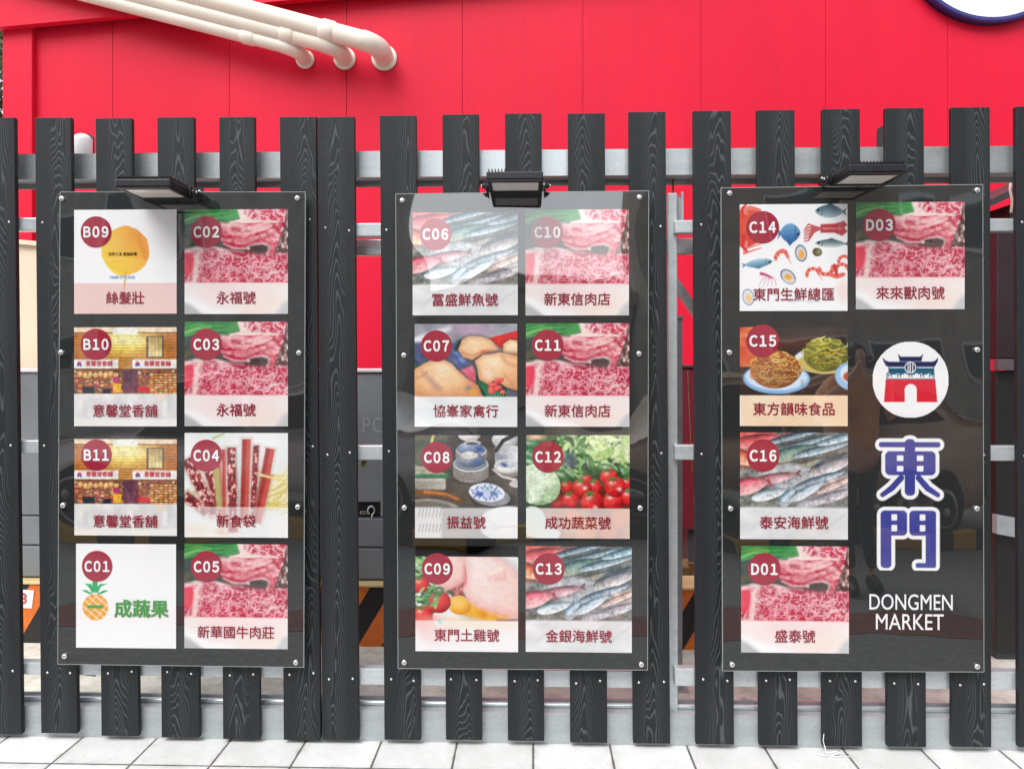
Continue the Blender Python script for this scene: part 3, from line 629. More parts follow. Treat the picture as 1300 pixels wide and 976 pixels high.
def pic_shop():
    p = Pic((196, 140, 60)); X, Y = p.X, p.Y; g = np.clip(1.25 * np.exp(-(((X - .5) / .30) ** 2 + ((Y - .14) / .18) ** 2)), 0, 1)
    p.put(p.box(-1, 2, -1, .34), C(196, 116, 54) * (1 - g[..., None]) + C(255, 232, 120) * g[..., None])
    p.put(p.box(-1, 2, .08, .34), C(120, 60, 30) * (1 - g[..., None]) + C(226, 150, 40) * g[..., None], 0)
    for i in range(9): p.put(p.box(-1, 2, .085 + .03 * i, .093 + .03 * i), C(130, 74, 42) * (1 - g[..., None]) + C(206, 140, 50) * g[..., None], .75)
    p.put(p.box(-1, 2, -1, .052, 0, 2), (252, 226, 196)); p.put(p.box(-1, 2, .05, .058), (74, 44, 36)); p.put(p.box(.38, .62, .0, .075, .01, 4), (255, 255, 240)); p.put(p.ell(.5, .13, .17, .035, 0, 14), (255, 255, 214), .9)
    p.put(p.box(.705, .875, .09, .31), (110, 92, 78)); p.grad(p.box(.725, .858, .10, .295), (206, 176, 110), (255, 240, 176), Y * 5 - .6)
    for i in range(5): p.put(p.box(.72 + .034 * i, .725 + .034 * i, .1, .3), (140, 120, 90), .7)
    for i in range(6): p.put(p.box(.72, .86, .12 + .03 * i, .124 + .03 * i), (150, 130, 96), .6)
    p.put(p.box(.44, .58, .3, .44), (206, 150, 78))
    for i in range(5): p.put(p.box(.44, .58, .31 + .027 * i, .318 + .027 * i), (150, 96, 50), .8)
    for x in (.0, .57):
        p.put(p.box(x - .02 * (x == 0), x + .43, .325, .415), (252, 248, 244))
        p.put(p.poly([(x + .035, .40), (x + .025, .375), (x + .05, .345), (x + .075, .375), (x + .065, .40), (x + .05, .385)], 1.5), (44, 84, 170)); p.put(p.ell(x + .05, .36, .018, .014), (226, 60, 80))
    p.put(p.box(-1, 2, .42, .428), (60, 46, 50)); r = random.Random(8); p.put(p.box(-1, 2, .428, .7), (150, 96, 70))
    cols = [(226, 150, 70), (240, 190, 120), (196, 70, 70), (150, 70, 90), (90, 60, 60), (236, 206, 150), (206, 110, 60), (120, 130, 80), (210, 90, 120), (70, 60, 76)]
    for i in range(330):
        x, y = r.uniform(-.02, 1), r.uniform(.43, .66); w, h = r.uniform(.01, .04), r.uniform(.008, .03); p.put(p.box(x, x + w, y, y + h, .003), r.choice(cols), .9)
    for i in range(8): p.ball(.06 + .05 * i, .475 + .01 * (i % 2), .024, .03, (190, 120, 60), (240, 190, 110), (255, 230, 180), 0, False)
    p.grad(p.box(.48, .62, .43, .66, 0, 3), (70, 40, 56), (150, 90, 110), p.n(22, 12, 6))
    for i in range(6):
        for j in range(8): p.put(p.box(.74 + .045 * i, .775 + .045 * i, .47 + .026 * j, .488 + .026 * j, .004), (236, 160, 80) if (i + j) % 3 else (250, 214, 150)); p.put(p.box(.74 + .045 * i, .775 + .045 * i, .488 + .026 * j, .496 + .026 * j), (110, 50, 30))
    p.put(p.box(.62, .74, .6, .655, .005), (216, 50, 56)); p.put(p.box(.08, .2, .6, .67), (44, 56, 60)); p.put(p.box(.28, .36, .62, .67), (44, 44, 66)); p.put(p.box(.38, .46, .57, .66), (250, 190, 60)); p.put(p.box(.38, .43, .5, .56, .01), (206, 50, 120))
    p.grain(.16, 15, .67); p.grad(p.m(.672 - Y), (170, 172, 172), (244, 240, 232), p.n(12, 9, 14) * 1.3 - .1); p.put(p.box(.8, .9, .67, .75, 0, 3), (230, 200, 160)); p.grad(p.m(.93 - Y, 4), (236, 230, 216), (250, 246, 236), X)
    for i in range(14): x = r.uniform(0, 1); p.put(p.box(x, x + .05, .74, .9, .02, 3), r.choice([(250, 250, 250), (190, 180, 180), (216, 190, 190)]), .7)
    p.strip(.672, (255, 255, 255), .5); return p

def pic_leaf():
    p = Pic((255, 255, 255)); m = p.poly([(.5 + .235 * math.cos(a) * (1 + .02 * math.sin(5 * a)) - .0, .395 + .235 * math.sin(a)) for a in np.linspace(0, 6.283, 40)[:-1]], 1.6, .03)
    t = np.clip(.5 + 1.6 * (p.X - .5) - 1.2 * (p.Y - .4) + .5 * (p.n(6, 6, 3) - .5), 0, 1); p.grad(m, (255, 222, 70), (246, 166, 84), t)
    p.put(m * p.ell(.4, .33, .12, .12, 0, 20), (250, 206, 120), .6); p.put(m * p.line([(.62, .24), (.66, .36), (.70, .46)], .012, .02, 6), (236, 140, 60), .6)
    for k in range(9):
        a = -2.7 + k * .29; p.put(m * p.line([(.5, .62), (.5 + .42 * math.cos(a), .58 + .42 * math.sin(a))], .003, .002), (246, 190, 70), .6)
    p.put(p.line([(.5, .60), (.497, .73)], .004, .008), (220, 160, 70)); p.put(p.m(.705 - p.Y), (246, 212, 206)); p.put(p.line([(.495, .70), (.49, .76)], .008, .008), (226, 170, 110), .8); return p

def pic_seafood():
    p = Pic((255, 255, 255)); W = (255, 255, 255)
    p.put(p.ell(.06, .22, .13, .19, .1, 2), (228, 62, 46)); p.grad(p.ell(.10, .2, .15, .18, 0, 2), (214, 48, 40), (250, 120, 80), p.n(6, 6, 3))
    for y, s in ((.04, -1), (.02, -1), (.40, 1), (.44, 1)):
        p.put(p.line([(.06, .22 + s * .14), (.02 + .05 * abs(y), y + .02), (.1, y), (.2, y + .03 * -s)], .016, .005), (236, 130, 120))
    p.put(p.line([(.04, .30), (.03, .40), (.07, .44)], .018, .008), (214, 50, 44)); p.put(p.line([(.03, .12), (.02, .04), (.06, .0)], .016, .008), (220, 60, 50))
    def sfish(cx, cy, L, Wd, a, b, be): fish2(cx, cy, L, Wd, a, b, be)
    def fish2(cx, cy, L, Wd, a, b, be):
        x, y = p.loc(cx, cy, a); u = x / (L / 2); w = Wd / 2 * np.clip(1 - np.abs(u) ** 2.0, 0, 1) ** .7
        c, s_ = math.cos(a), math.sin(a); q = lambda dx, dy: (cx + dx * c - dy * s_, cy + dx * s_ + dy * c)
        p.put(p.poly([q(L * .44, 0), q(L * .62, -Wd * .3), q(L * .57, 0), q(L * .62, Wd * .3)], 1.5), b); p.put(p.poly([q(-L * .2, -Wd * .4), q(L * .05, -Wd * .68), q(L * .25, -Wd * .35)], 1.5), b)
        m = p.m(np.maximum(np.abs(y) - w, np.abs(x) - L / 2), 1.3); p.grad(m, b, be, .5 + y / Wd); p.put(m * p.m(np.abs(y) - .004, 2), tuple(min(255, k + 50) for k in b), .5)
        p.put(p.line([q(-L * .27, -Wd * .33), q(-L * .24, 0), q(-L * .28, Wd * .33)], .004), tuple(k // 2 for k in b), .5); ex = q(-L * .38, -Wd * .08); p.put(p.ell(ex[0], ex[1], .012, .012), (30, 36, 50))
    fish2(.83, .07, .26, .12, .03, (70, 98, 116), (176, 198, 206)); fish2(.84, .37, .28, .075, .02, (72, 100, 104), (220, 230, 226)); fish2(.18, .55, .26, .08, 3.0, (70, 130, 160), (190, 222, 230)); fish2(.47, .27, .19, .18, 3.1, (50, 100, 160), (130, 180, 216))
    p.put(p.poly([(.75, .19), (.88, .185), (.97, .16), (1.0, .2), (.97, .22), (1.0, .26), (.95, .3), (.88, .27), (.75, .27)], 1.6), (190, 66, 76)); p.put(p.line([(.78, .23), (.95, .23)], .008, .004, 3), (240, 150, 140))
    for k in range(6): p.put(p.line([(.75, .23), (.69, .21 + .01 * k), (.64, .19 + .03 * k), (.60, .24 + .022 * k)], .012, .005), (206, 90, 96))
    def mussel(cx, cy, a, s=1.0):
        p.put(p.ell(cx, cy, .055 * s, .08 * s, a), (96, 116, 150)); p.put(p.ell(cx, cy, .044 * s, .066 * s, a), (226, 222, 226)); p.put(p.ell(cx + .004, cy + .01, .028 * s, .04 * s, a, 2), (244, 176, 70))
    mussel(.57, .46, -.2); mussel(.45, .68, -.8, 1.05); mussel(.08, .87, -.2, 1.0)
    p.put(p.ell(.72, .45, .045, .04, .2), (92, 84, 54)); p.put(p.ell(.735, .45, .02, .025, 0, 3), (150, 136, 80))
    def shrimp(cx, cy, r, f=1):
        for k in range(9):
            a = math.pi * (.95 + f * .12 * k); p.put(p.ell(cx + r * math.cos(a), cy + r * math.sin(a), r * .42, r * .3, a + 1.57), (226, 70, 62) if k % 2 else (246, 150, 130))
        p.put(p.line([(cx + r * .8, cy - .02), (cx + r * 1.6, cy + r)], .004, .002), (226, 90, 80))
    shrimp(.39, .50, .055); shrimp(.40, .47, .04); shrimp(.68, .66, .055); shrimp(.80, .60, .06, -1); shrimp(.95, .62, .055, 1); shrimp(.97, .54, .05)
    p.put(p.line([(.84, .66), (.9, .68), (.96, .66)], .02, .02), (236, 110, 96)); p.put(p.line([(.88, .58), (.9, .66)], .02, .014), (206, 60, 60))
    p.put(p.line([(.2, .65), (.24, .66), (.3, .69)], .016, .01), (206, 90, 130))
    for k in range(5): p.put(p.line([(.22 + .025 * k, .69), (.18 + .04 * k, .76)], .005), (226, 150, 180))
    for x in (.45, .62): p.put(p.line([(x, .915), (x + .12, .91)], .006), (150, 190, 226), .7)
    p.put(p.ell(.96, .82, .07, .1, 0, 10), (246, 190, 180), .6); p.strip(.70, W, .42); return p

def noodles(p, cx, cy, rx, ry, n, cols, seed):
    r = random.Random(seed)
    for i in range(n):
        a, q = r.uniform(0, 6.28), math.sqrt(r.random()) * .85; x, y = cx + rx * q * math.cos(a), cy + ry * q * math.sin(a); R = r.uniform(.03, .07); a0 = r.uniform(0, 6.28)
        pts = [(x + R * math.cos(a0 + t), y + R * .6 * math.sin(a0 + t)) for t in np.linspace(0, r.uniform(1.5, 3.6), 6)]
        k = .75 + .45 * (1 - (y - cy + ry) / (2 * ry)); c = r.choice(cols); p.put(p.line([(u, v + .006) for u, v in pts], .006), (50, 34, 24), .5); p.put(p.line(pts, .0055), tuple(min(255, int(v * k)) for v in c))
def pic_noodles():
    p = Pic((66, 52, 46)); p.grad(p.box(-1, 2, -1, 2), (52, 44, 42), (86, 66, 56), p.n(3, 6, 2)); p.put(p.box(.35, .75, .12, .2, 0, 16), (130, 60, 40), .5)
    p.grad(p.box(-1, .18, -1, .40, .03, 3), (206, 50, 40), (252, 190, 110), p.n(7, 6, 9) * 1.5 - .2); p.put(p.ell(.2, .2, .18, .1, .8, 2), (240, 238, 236)); p.grad(p.box(-1, .14, .1, .38, 0, 3), (200, 40, 36), (246, 150, 90), p.n(8, 8, 5))
    p.put(p.ell(.77, .34, .27, .13, .05, 1.5), (236, 240, 248)); p.put(p.ell(.78, .37, .25, .1, .05, 2), (214, 190, 110)); p.ball(.8, .28, .21, .17, (80, 84, 40), (140, 140, 60), (196, 190, 100), 0, False)
    noodles(p, .8, .26, .22, .17, 110, [(206, 190, 70), (170, 170, 70), (226, 214, 110), (110, 120, 60)], 4)
    p.put(p.ell(.34, .52, .31, .155, .02, 1.5), (140, 190, 236)); p.put(p.ell(.34, .505, .285, .135, .02, 2), (214, 232, 250)); p.ball(.33, .43, .235, .19, (120, 60, 36), (190, 116, 60), (226, 170, 96), 0, False)
    noodles(p, .33, .42, .24, .19, 150, [(222, 160, 90), (206, 120, 70), (240, 200, 120), (170, 90, 60), (236, 180, 70)], 7)
    p.put(p.ell(1.04, .50, .16, .14, .4, 1.5), (150, 200, 240)); p.put(p.ell(1.05, .48, .12, .1, .4, 2), (230, 238, 250)); p.put(p.ell(1.02, .5, .06, .05, 0, 3), (170, 60, 40))
    for x in (.58, .8): p.put(p.line([(x, .55), (x, .66)], .008, .004, 6), (110, 104, 100), .6)
    p.put(p.m(.69 - p.Y), (255, 226, 190)); p.grad(p.m(.69 - p.Y), (252, 216, 176), (255, 238, 214), p.n(4, 4, 8)); p.put(p.box(-1, .012, .69, 2), (255, 246, 236)); return p

def pic_pineapple():
    p = Pic((255, 255, 255)); G = (52, 178, 106)
    for pts in ([(.155, .47), (.165, .36), (.215, .36), (.225, .47)], [(.16, .47), (.12, .41), (.085, .385), (.15, .385), (.19, .46)], [(.22, .47), (.25, .41), (.315, .385), (.24, .385), (.19, .46)],
                [(.17, .48), (.1, .445), (.055, .45), (.12, .48), (.17, .49)], [(.21, .48), (.28, .445), (.325, .45), (.26, .48), (.21, .49)]): p.put(p.poly(pts), G)
    m = p.ell(.193, .61, .128, .128); p.put(m, (246, 172, 62)); x, y = p.loc(.193, .61, math.radians(40))
    p.put(m * p.m(np.abs(((y + 5) % .052) - .026) - .005), (255, 244, 226)); p.put(m * p.m(np.abs(((x + 5) % .07) - .035) - .004), (255, 236, 206), .8); p.put(p.box(.112, .272, .592, .62, .003), G); return p

# the market's gate emblem and the two large rounded characters
def sd_box(X, Y, x0, x1, y0, y1, r):
    dx = np.abs(X - (x0 + x1) / 2) - (x1 - x0) / 2 + r; dy = np.abs(Y - (y0 + y1) / 2) - (y1 - y0) / 2 + r
    return np.hypot(np.maximum(dx, 0), np.maximum(dy, 0)) + np.minimum(np.maximum(dx, dy), 0) - r
def pic_gate():
    p = Pic((255, 255, 255), 130, 130); q = lambda x, y: ((x - 512) / 390 + .5, (y - 331) / 390 + .5); N = (44, 46, 92); T = (28, 92, 122)
    R = lambda x0, y0, x1, y1: p.box(*(lambda a, b: (a[0], b[0], a[1], b[1]))(q(x0, y0), q(x1, y1)))
    p.put(p.poly([q(384, 329), q(640, 329), q(650, 446), q(375, 446)]), (226, 32, 56)); p.put(p.ell(*q(513, 384), 31 / 390, 31 / 390), (255, 255, 255)); p.put(R(482, 384, 544, 450), (255, 255, 255))
    p.put(R(388, 294, 636, 328), T); p.put(R(393, 304, 631, 324), (255, 255, 255))
    for x in (395, 440, 478, 536, 560, 600): p.put(R(x, 298, x + 14, 306), (255, 255, 255))
    for x in (406, 453, 512, 572, 618): p.put(R(x - 10, 302, x + 10, 318), T); p.put(R(x - 5, 307, x + 5, 318), (255, 255, 255))
    p.put(R(398, 264, 634, 298), T); p.put(p.poly([q(386, 262), q(372, 236), q(368, 216), q(384, 232), q(400, 238), q(624, 238), q(640, 232), q(654, 214), q(652, 236), q(638, 262)]), N)
    p.put(R(398, 262, 634, 266), N); p.put(p.poly([q(456, 236), q(450, 212), q(446, 198), q(462, 212), q(562, 212), q(578, 198), q(574, 212), q(568, 236)]), N)
    p.put(R(402, 266, 480, 271), (255, 255, 255)); p.put(R(546, 266, 630, 271), (255, 255, 255)); p.put(p.ell(*q(511, 268), 30 / 390, 30 / 390), (255, 255, 255)); p.put(p.ell(*q(511, 268), 25 / 390, 25 / 390), N)
    for x in (499, 511, 523): p.put(R(x - 2.4, 244, x + 2.4, 292), (255, 255, 255))
    p.put(R(505, 238, 508, 292), (255, 255, 255), .8); p.A = p.ell(.5, .5, .497, .497, 0, .6); return p
def pic_name():
    p = Pic((57, 62, 62), 150, 240); X = p.X * 400 + 30; Y = p.Y * 640 + 25       # survey units of the emblem
    b = sd_box(X, Y, 75, 358, 76, 100, 11)
    for o in (sd_box(X, Y, 194, 242, 62, 322, 20), sd_box(X, Y, 104, 336, 118, 228, 22)): b = np.minimum(b, o)
    def cap(ax, ay, bx, by, w0, w1, X=X, Y=Y):
        ex, ey = bx - ax, by - ay; t = np.clip(((X - ax) * ex + (Y - ay) * ey) / (ex * ex + ey * ey), 0, 1); return np.hypot(X - ax - t * ex, Y - ay - t * ey) - (w0 + (w1 - w0) * t)
    for o in (cap(178, 240, 134, 288, 14, 14), cap(134, 288, 92, 318, 14, 11), cap(258, 240, 300, 288, 14, 14), cap(300, 288, 346, 318, 14, 11)): b = np.minimum(b, o)
    for x0, x1 in ((83, 205), (215, 338)): b = np.minimum(b, sd_box(X, Y, x0, x1, 390, 505, 20))
    for o in (sd_box(X, Y, 83, 133, 392, 654, 18), sd_box(X, Y, 290, 338, 392, 652, 12), sd_box(X, Y, 244, 338, 630, 652, 9)): b = np.minimum(b, o)
    out = b - 17; out = np.minimum(out, sd_box(X, Y, 160, 280, 130, 216, 5))
    win = np.full(X.shape, 1e9)
    for x in (158, 250):
        for y in (137, 185): win = np.minimum(win, sd_box(X, Y, x, x + 30, y, y + 26, 4))
    for x in (133, 263):
        for y in (407, 456): win = np.minimum(win, sd_box(X, Y, x, x + 26, y, y + 29, 4))
    k = 400 * p.px; mk = lambda d: np.clip(.5 - d / k, 0, 1)
    p.put(mk(out), (255, 255, 255)); blue = C(72, 76, 156) + .05 * (fbm(p.X * 4, p.Y * 5, 3) - .5)[..., None]; p.put(mk(b), blue); p.put(mk(win), (255, 255, 255)); p.A = mk(out - k); return p

PICS = {}
def picture_mesh(name, maker, w, h, alpha=False):
    """flat print w x h metres, centred, facing -Y, one colour per vertex"""
    key = (name, round(w, 3), round(h, 3))
    if key in PICS: return PICS[key]
    if name not in PICS: PICS[name] = maker()
    p = PICS[name]; ny, nx = p.X.shape
    v = np.zeros((ny * nx, 3), np.float32); v[:, 0] = (p.X.ravel() - .5) * w; v[:, 2] = (.5 - p.Y.ravel()) * h
    i = np.arange(ny * nx).reshape(ny, nx); q = np.stack([i[1:, :-1], i[1:, 1:], i[:-1, 1:], i[:-1, :-1]], -1).reshape(-1, 4)
    if alpha:
        a = p.A.ravel(); q = q[(a[q] > 0.02).any(1)]
        used = np.unique(q); remap = np.full(len(v), -1); remap[used] = np.arange(len(used)); q = remap[q]; v = v[used]
    else: used = np.arange(len(v))
    m = bpy.data.meshes.new('picture'); m.vertices.add(len(v)); m.vertices.foreach_set('co', v.ravel())
    m.loops.add(q.size); m.loops.foreach_set('vertex_index', q.ravel().astype(np.int32)); m.polygons.add(len(q))
    m.polygons.foreach_set('loop_start', np.arange(0, q.size, 4, dtype=np.int32)); m.update(calc_edges=True)
    c = np.ones((len(v), 4), np.float32); c[:, :3] = (lin(np.clip(p.C, 0, 1) * 255) * 0.8).reshape(-1, 3)[used]
    at = m.color_attributes.new('print', 'FLOAT_COLOR', 'POINT'); at.data.foreach_set('color', c.ravel())
    m.materials.append(M['pic']); m.validate(); PICS[key] = m; return m

TXT = {}
def text_mesh(body, width, bold=0.0, height=None, spacing=1.0):
    """flat lettering centred on its own origin, facing -Y, `width` metres wide; bold thickens the strokes by that share of the em"""
    key = (body, round(width, 4), bold, height)
    if key in TXT: return TXT[key]
    c = bpy.data.curves.new('lettering', 'FONT'); c.body = body; c.align_x = 'CENTER'; c.space_character = spacing; c.fill_mode = 'FRONT'; c.resolution_u = 4
    o = bpy.data.objects.new('lettering', c); COL.objects.link(o); dg = bpy.context.evaluated_depsgraph_get()
    src = bpy.data.meshes.new_from_object(o.evaluated_get(dg)); bpy.data.objects.remove(o); bpy.data.curves.remove(c)
    n = len(src.vertices); v = np.zeros(n * 3); src.vertices.foreach_get('co', v); v = v.reshape(-1, 3)
    lo, hi = v.min(0), v.max(0); s = width / (hi[0] - lo[0]); sz = s if height is None else height / (hi[1] - lo[1])
    w = np.zeros_like(v); w[:, 0] = (v[:, 0] - (lo[0] + hi[0]) / 2) * s; w[:, 2] = (v[:, 1] - (lo[1] + hi[1]) / 2) * sz
    faces = [list(f.vertices) for f in src.polygons]; bpy.data.meshes.remove(src)
    vs, fs = [], []
    offs = [(0, 0)] if bold <= 0 else [(0, 0), (-1, 0), (1, 0), (0, -1), (0, 1), (.7, .7), (-.7, .7), (.7, -.7), (-.7, -.7)]
    for k, (dx, dz) in enumerate(offs):
        o_ = len(vs) * n; q = w.copy(); q[:, 0] += dx * bold * s; q[:, 2] += dz * bold * sz; q[:, 1] -= k * 0.00006; vs.append(q); fs += [[i + o_ for i in f] for f in faces]
    m = bpy.data.meshes.new('lettering'); m.from_pydata(np.concatenate(vs).tolist(), [], fs); m.update(); TXT[key] = m; return m

random.seed(5)
# ------------------------------------------------------------------ ground
structure('pavement', MB().box(-14, 14, -0.70, 0.036, -0.25, 0.0), M['paving'])
structure('yard', MB().box(-14, 14, 0.037, 9, -0.25, 0.012), M['yard'])
structure('road', MB().box(-40, 40, -15, -0.701, -0.3, -0.006), M['asphalt'])
structure('brick_band', MB().box(-14, 14, -1.75, -1.35, -0.012, -0.002), M['brick_band'])
structure('terrain', MB().box(-60, 60, -60, 60, -0.5, -0.302), M['asphalt'])

# ------------------------------------------------------------------ red market building behind the fence
WY = 3.30
b = thing('market_building', 'bright red sheet-clad market building behind the charcoal fence', 'building', (0, WY, 0))
xl = P(41, 200, WY).x; xr = 7.0; ZT = 5.2
seams = [P(px, 200, WY).x for px in (143, 291, 440, 587, 740, 890, 1048, 1203)]
d = seams[-1] - seams[-2]
while seams[-1] + d < xr: seams.append(seams[-1] + d)
mb = MB(); edges = [xl] + seams + [xr]
for i in range(len(edges) - 1): mb.box(edges[i] + (0.0016 if i else 0), edges[i + 1] - 0.0016, WY, WY + 0.0115, 0.012, ZT, 0.002)
wall = part('wall', mb, M['red'], b)
mb = MB().box(xl - 0.02, xr, WY + 0.012, WY + 3.5, 0.012, ZT); part('wall_core', mb, M['red'], b)
x0 = P(3, 200, WY - 0.05).x; x1 = P(41, 200, WY - 0.05).x
part('corner_trim', MB().box(x0, x1 - 0.002, WY - 0.05, WY + 3.5, 0.012, ZT, 0.006), M['red'], b)
a, c = P(0, 34.5, WY - 0.12), P(350, 2, WY - 0.12)
sl = (c.z - a.z) / (c.x - a.x); f = lambda x: a.z + sl * (x - a.x)
xa, xb = a.x - 1.2, 1.5
part('fascia', MB().prism_y([(xa, f(xa)), (xb, f(xb)), (xb, f(xb) + 1.6), (xa, f(xa) + 1.6)], WY - 0.12, WY - 0.052), M['red'], b)

# round sign on the wall
ctr = P(1262, -85, WY - 0.078); r = 111 * (CAM_D + WY - 0.078) / FPX
t = thing('round_wall_sign', 'large round white sign with navy rim on the red wall', 'sign', (ctr.x, WY, ctr.z))
part('face', MB().prism_y([(ctr.x + r * .943 * math.cos(k * math.pi / 36), ctr.z + r * .943 * math.sin(k * math.pi / 36)) for k in range(72)], WY - 0.075, WY - 0.060), M['white_paint'], t)
part('rim', MB().lathe((ctr.x, WY - 0.003, ctr.z), (0, -1, 0), [(r, 0), (r, 0.074), (r * .99, 0.079), (r * .95, 0.079), (r * .945, 0.055), (r * .5, 0.05)], 64), M['navy'], t)

# three cream pipes: out of the wall, elbow, then sloping up to the left along it
def pipe(name, px0, py0, px1, py1, yy, rad, label):
    w_ = P(px0, py0, WY - .10); e = Vector((w_.x, yy, w_.z)); q = P(px1, py1, yy); dr = (q - e).normalized(); R = 0.12
    t = thing(name, label, 'pipe', (e.x, WY, e.z), 'cream pipes crossing the red wall')
    path = [Vector((e.x, WY - 0.003, e.z)), Vector((e.x, yy + R, e.z))]
    for k in range(1, 8):
        th = k / 8 * math.pi / 2; path.append(Vector((e.x, yy + R * (1 - math.sin(th)), e.z)) + dr * R * (1 - math.cos(th)))
    path += [e + dr * (R + 0.01)]
    part('elbow', MB().tube(path, rad * 1.06, 20), M['pvc'], t)
    part('straight_run', MB().tube([e + dr * R, e + dr * 1.2, e + dr * 3.4], rad, 20), M['pvc'], t)
    s = e + dr * 0.36
    part('coupling', MB().tube([s, s + dr * 0.015, s + dr * 0.10, s + dr * 0.115], [rad * 1.02, rad * 1.13, rad * 1.13, rad * 1.02], 20), M['pvc'], t)
    part('wall_collar', MB().lathe((e.x, WY - 0.003, e.z), (0, -1, 0), [(rad * 1.4, 0), (rad * 1.4, 0.012), (rad * 1.1, 0.02)], 20), M['pvc'], t)
pipe('drain_pipe', 383, 70, 124, -2, 3.10, 0.056, 'thin cream pipe on the red wall, lowest and leftmost of three')
pipe('drain_pipe', 434, 69, 186, -2, 3.07, 0.067, 'thin cream pipe on the red wall, half hidden between two others')
pipe('drain_pipe', 485, 68, 262, -1, 3.03, 0.077, 'thickest cream pipe on the red wall, ending nearest the fence middle')

# ------------------------------------------------------------------ fence: three leaves of charcoal boards on galvanised rails
TOPS = [(-30, 18, 149.5), (44, 90, 149), (121, 167, 149.5), (199.5, 246, 149.5), (278, 323, 149), (355, 401.3, 148.5), (402.7, 450, 148), (482, 528.5, 146.5), (561.5, 608, 145.5), (641, 687.5, 144.5), (721, 768, 144), (798, 845, 142.5), (880, 928, 140.5), (961, 1009, 140), (1044, 1092, 139), (1124, 1173, 137.5), (1208, 1257, 136), (1290, 1338, 135)]
BOTS = [(-20, 27, 932), (52, 98, 930.5), (128.6, 176, 934), (205, 253, 936), (283, 330, 938), (360, 406.8, 939), (409, 455.5, 939), (488, 534, 939), (566, 612, 939), (644.7, 691, 940), (724, 771, 942.5), (804, 851, 943.5), (883.5, 932, 944.6), (964, 1013, 946), (1044.6, 1094.8, 947), (1126.8, 1176, 947.7), (1209, 1258.8, 948), (1293.8, 1342, 948.6)]
leaves3 = [(range(0, 6), 'charcoal slatted fence leaf behind the menu board that starts at B09'), (range(6, 12), 'charcoal slatted fence leaf behind the menu board that starts at C06'), (range(12, 18), 'charcoal slatted fence leaf behind the board with the gate emblem')]
RAILS = [((276.5, 292.5), (559, 575), (841, 856)), ((283.5, 300), (565.5, 583.5), (848.5, 869)), ((279.5, 295.5), (565, 583.5), (848.5, 870.5))]
RPX = [35, 467, 868]
BT = 0.022
SCREW = MB().lathe((0, 0, 0), (0, -1, 0), [(0.0052, 0), (0.005, 0.0022), (0.003, 0.0035)], 10).mesh('screw_head'); SCREW.materials.append(M['chrome'])
fences = []
for li, (rng, lab) in enumerate(leaves3):
    i0, i1 = rng[0], rng[-1]
    xL = P(TOPS[i0][0], 400).x; xR = P(TOPS[i1][1], 400).x
    base = Vector(((xL + xR) / 2, 0.04, 0.0))
    fnc = thing('slatted_fence', lab, 'fence', base, 'sliding fence leaves'); fences.append(fnc)
    rails = []
    for name, (ya, yb) in zip(('upper_rail', 'middle_rail', 'lower_rail'), RAILS[li]):
        z1 = P(RPX[li], ya, BT).z; z0 = P(RPX[li], yb, BT).z
        xa, xb = xL + 0.02, xR - 0.02
        if li == 2: xa = P(857, 400, BT).x
        if li == 0: xa, xb = xL, xR - 0.01
        part(name, MB().box(xa, xb, BT, BT + 0.045, z0, z1, 0.003), M['galv'], fnc); rails.append((z0 + z1) / 2)
    for i in rng:
        a, bb, c, dd = P(TOPS[i][0], TOPS[i][2]), P(TOPS[i][1], TOPS[i][2]), P(BOTS[i][0], BOTS[i][2]), P(BOTS[i][1], BOTS[i][2])
        zt = (a.z + bb.z) / 2 + random.uniform(-.002, .002); zb = (c.z + dd.z) / 2
        o = Vector(((c.x + dd.x) / 2, 0, zb))
        cor = [(c.x, 0, zb), (dd.x, 0, zb), (dd.x, BT, zb), (c.x, BT, zb), (a.x, 0, zt), (bb.x, 0, zt), (bb.x, BT, zt), (a.x, BT, zt)]
        bd = part('board', MB().hexa(cor, 0.0022), M['board'], fnc, o)
        for z in rails:
            k = (z - zb) / (zt - zb); xm = (c.x + dd.x) / 2 * (1 - k) + (a.x + bb.x) / 2 * k
            for s in (-1, 1):
                part('screw_head', SCREW, None, bd, (xm + s * 0.047 + random.uniform(-.004, .004), 0.001, z + random.uniform(-.008, .008)))
# second rail and brace behind
z1, z0 = P(467, 304, 0.16).z, P(467, 324, 0.16).z
part('rear_rail', MB().box(P(440, 300, .16).x, P(930, 300, .16).x, 0.16, 0.20, z0, z1, 0.003), M['galv'], fences[1])
p0, p1 = P(840, 333, 0.22), P(935, 470, 0.22)
dr = (p1 - p0).normalized(); nn = Vector((-dr.z, 0, dr.x)) * 0.019
part('brace', MB().hexa([tuple(q) for q in (p0 - nn, p1 - nn, p1 - nn + Vector((0, .035, 0)), p0 - nn + Vector((0, .035, 0)), p0 + nn, p1 + nn, p1 + nn + Vector((0, .035, 0)), p0 + nn + Vector((0, .035, 0)))], 0.002), M['galv'], fences[2])

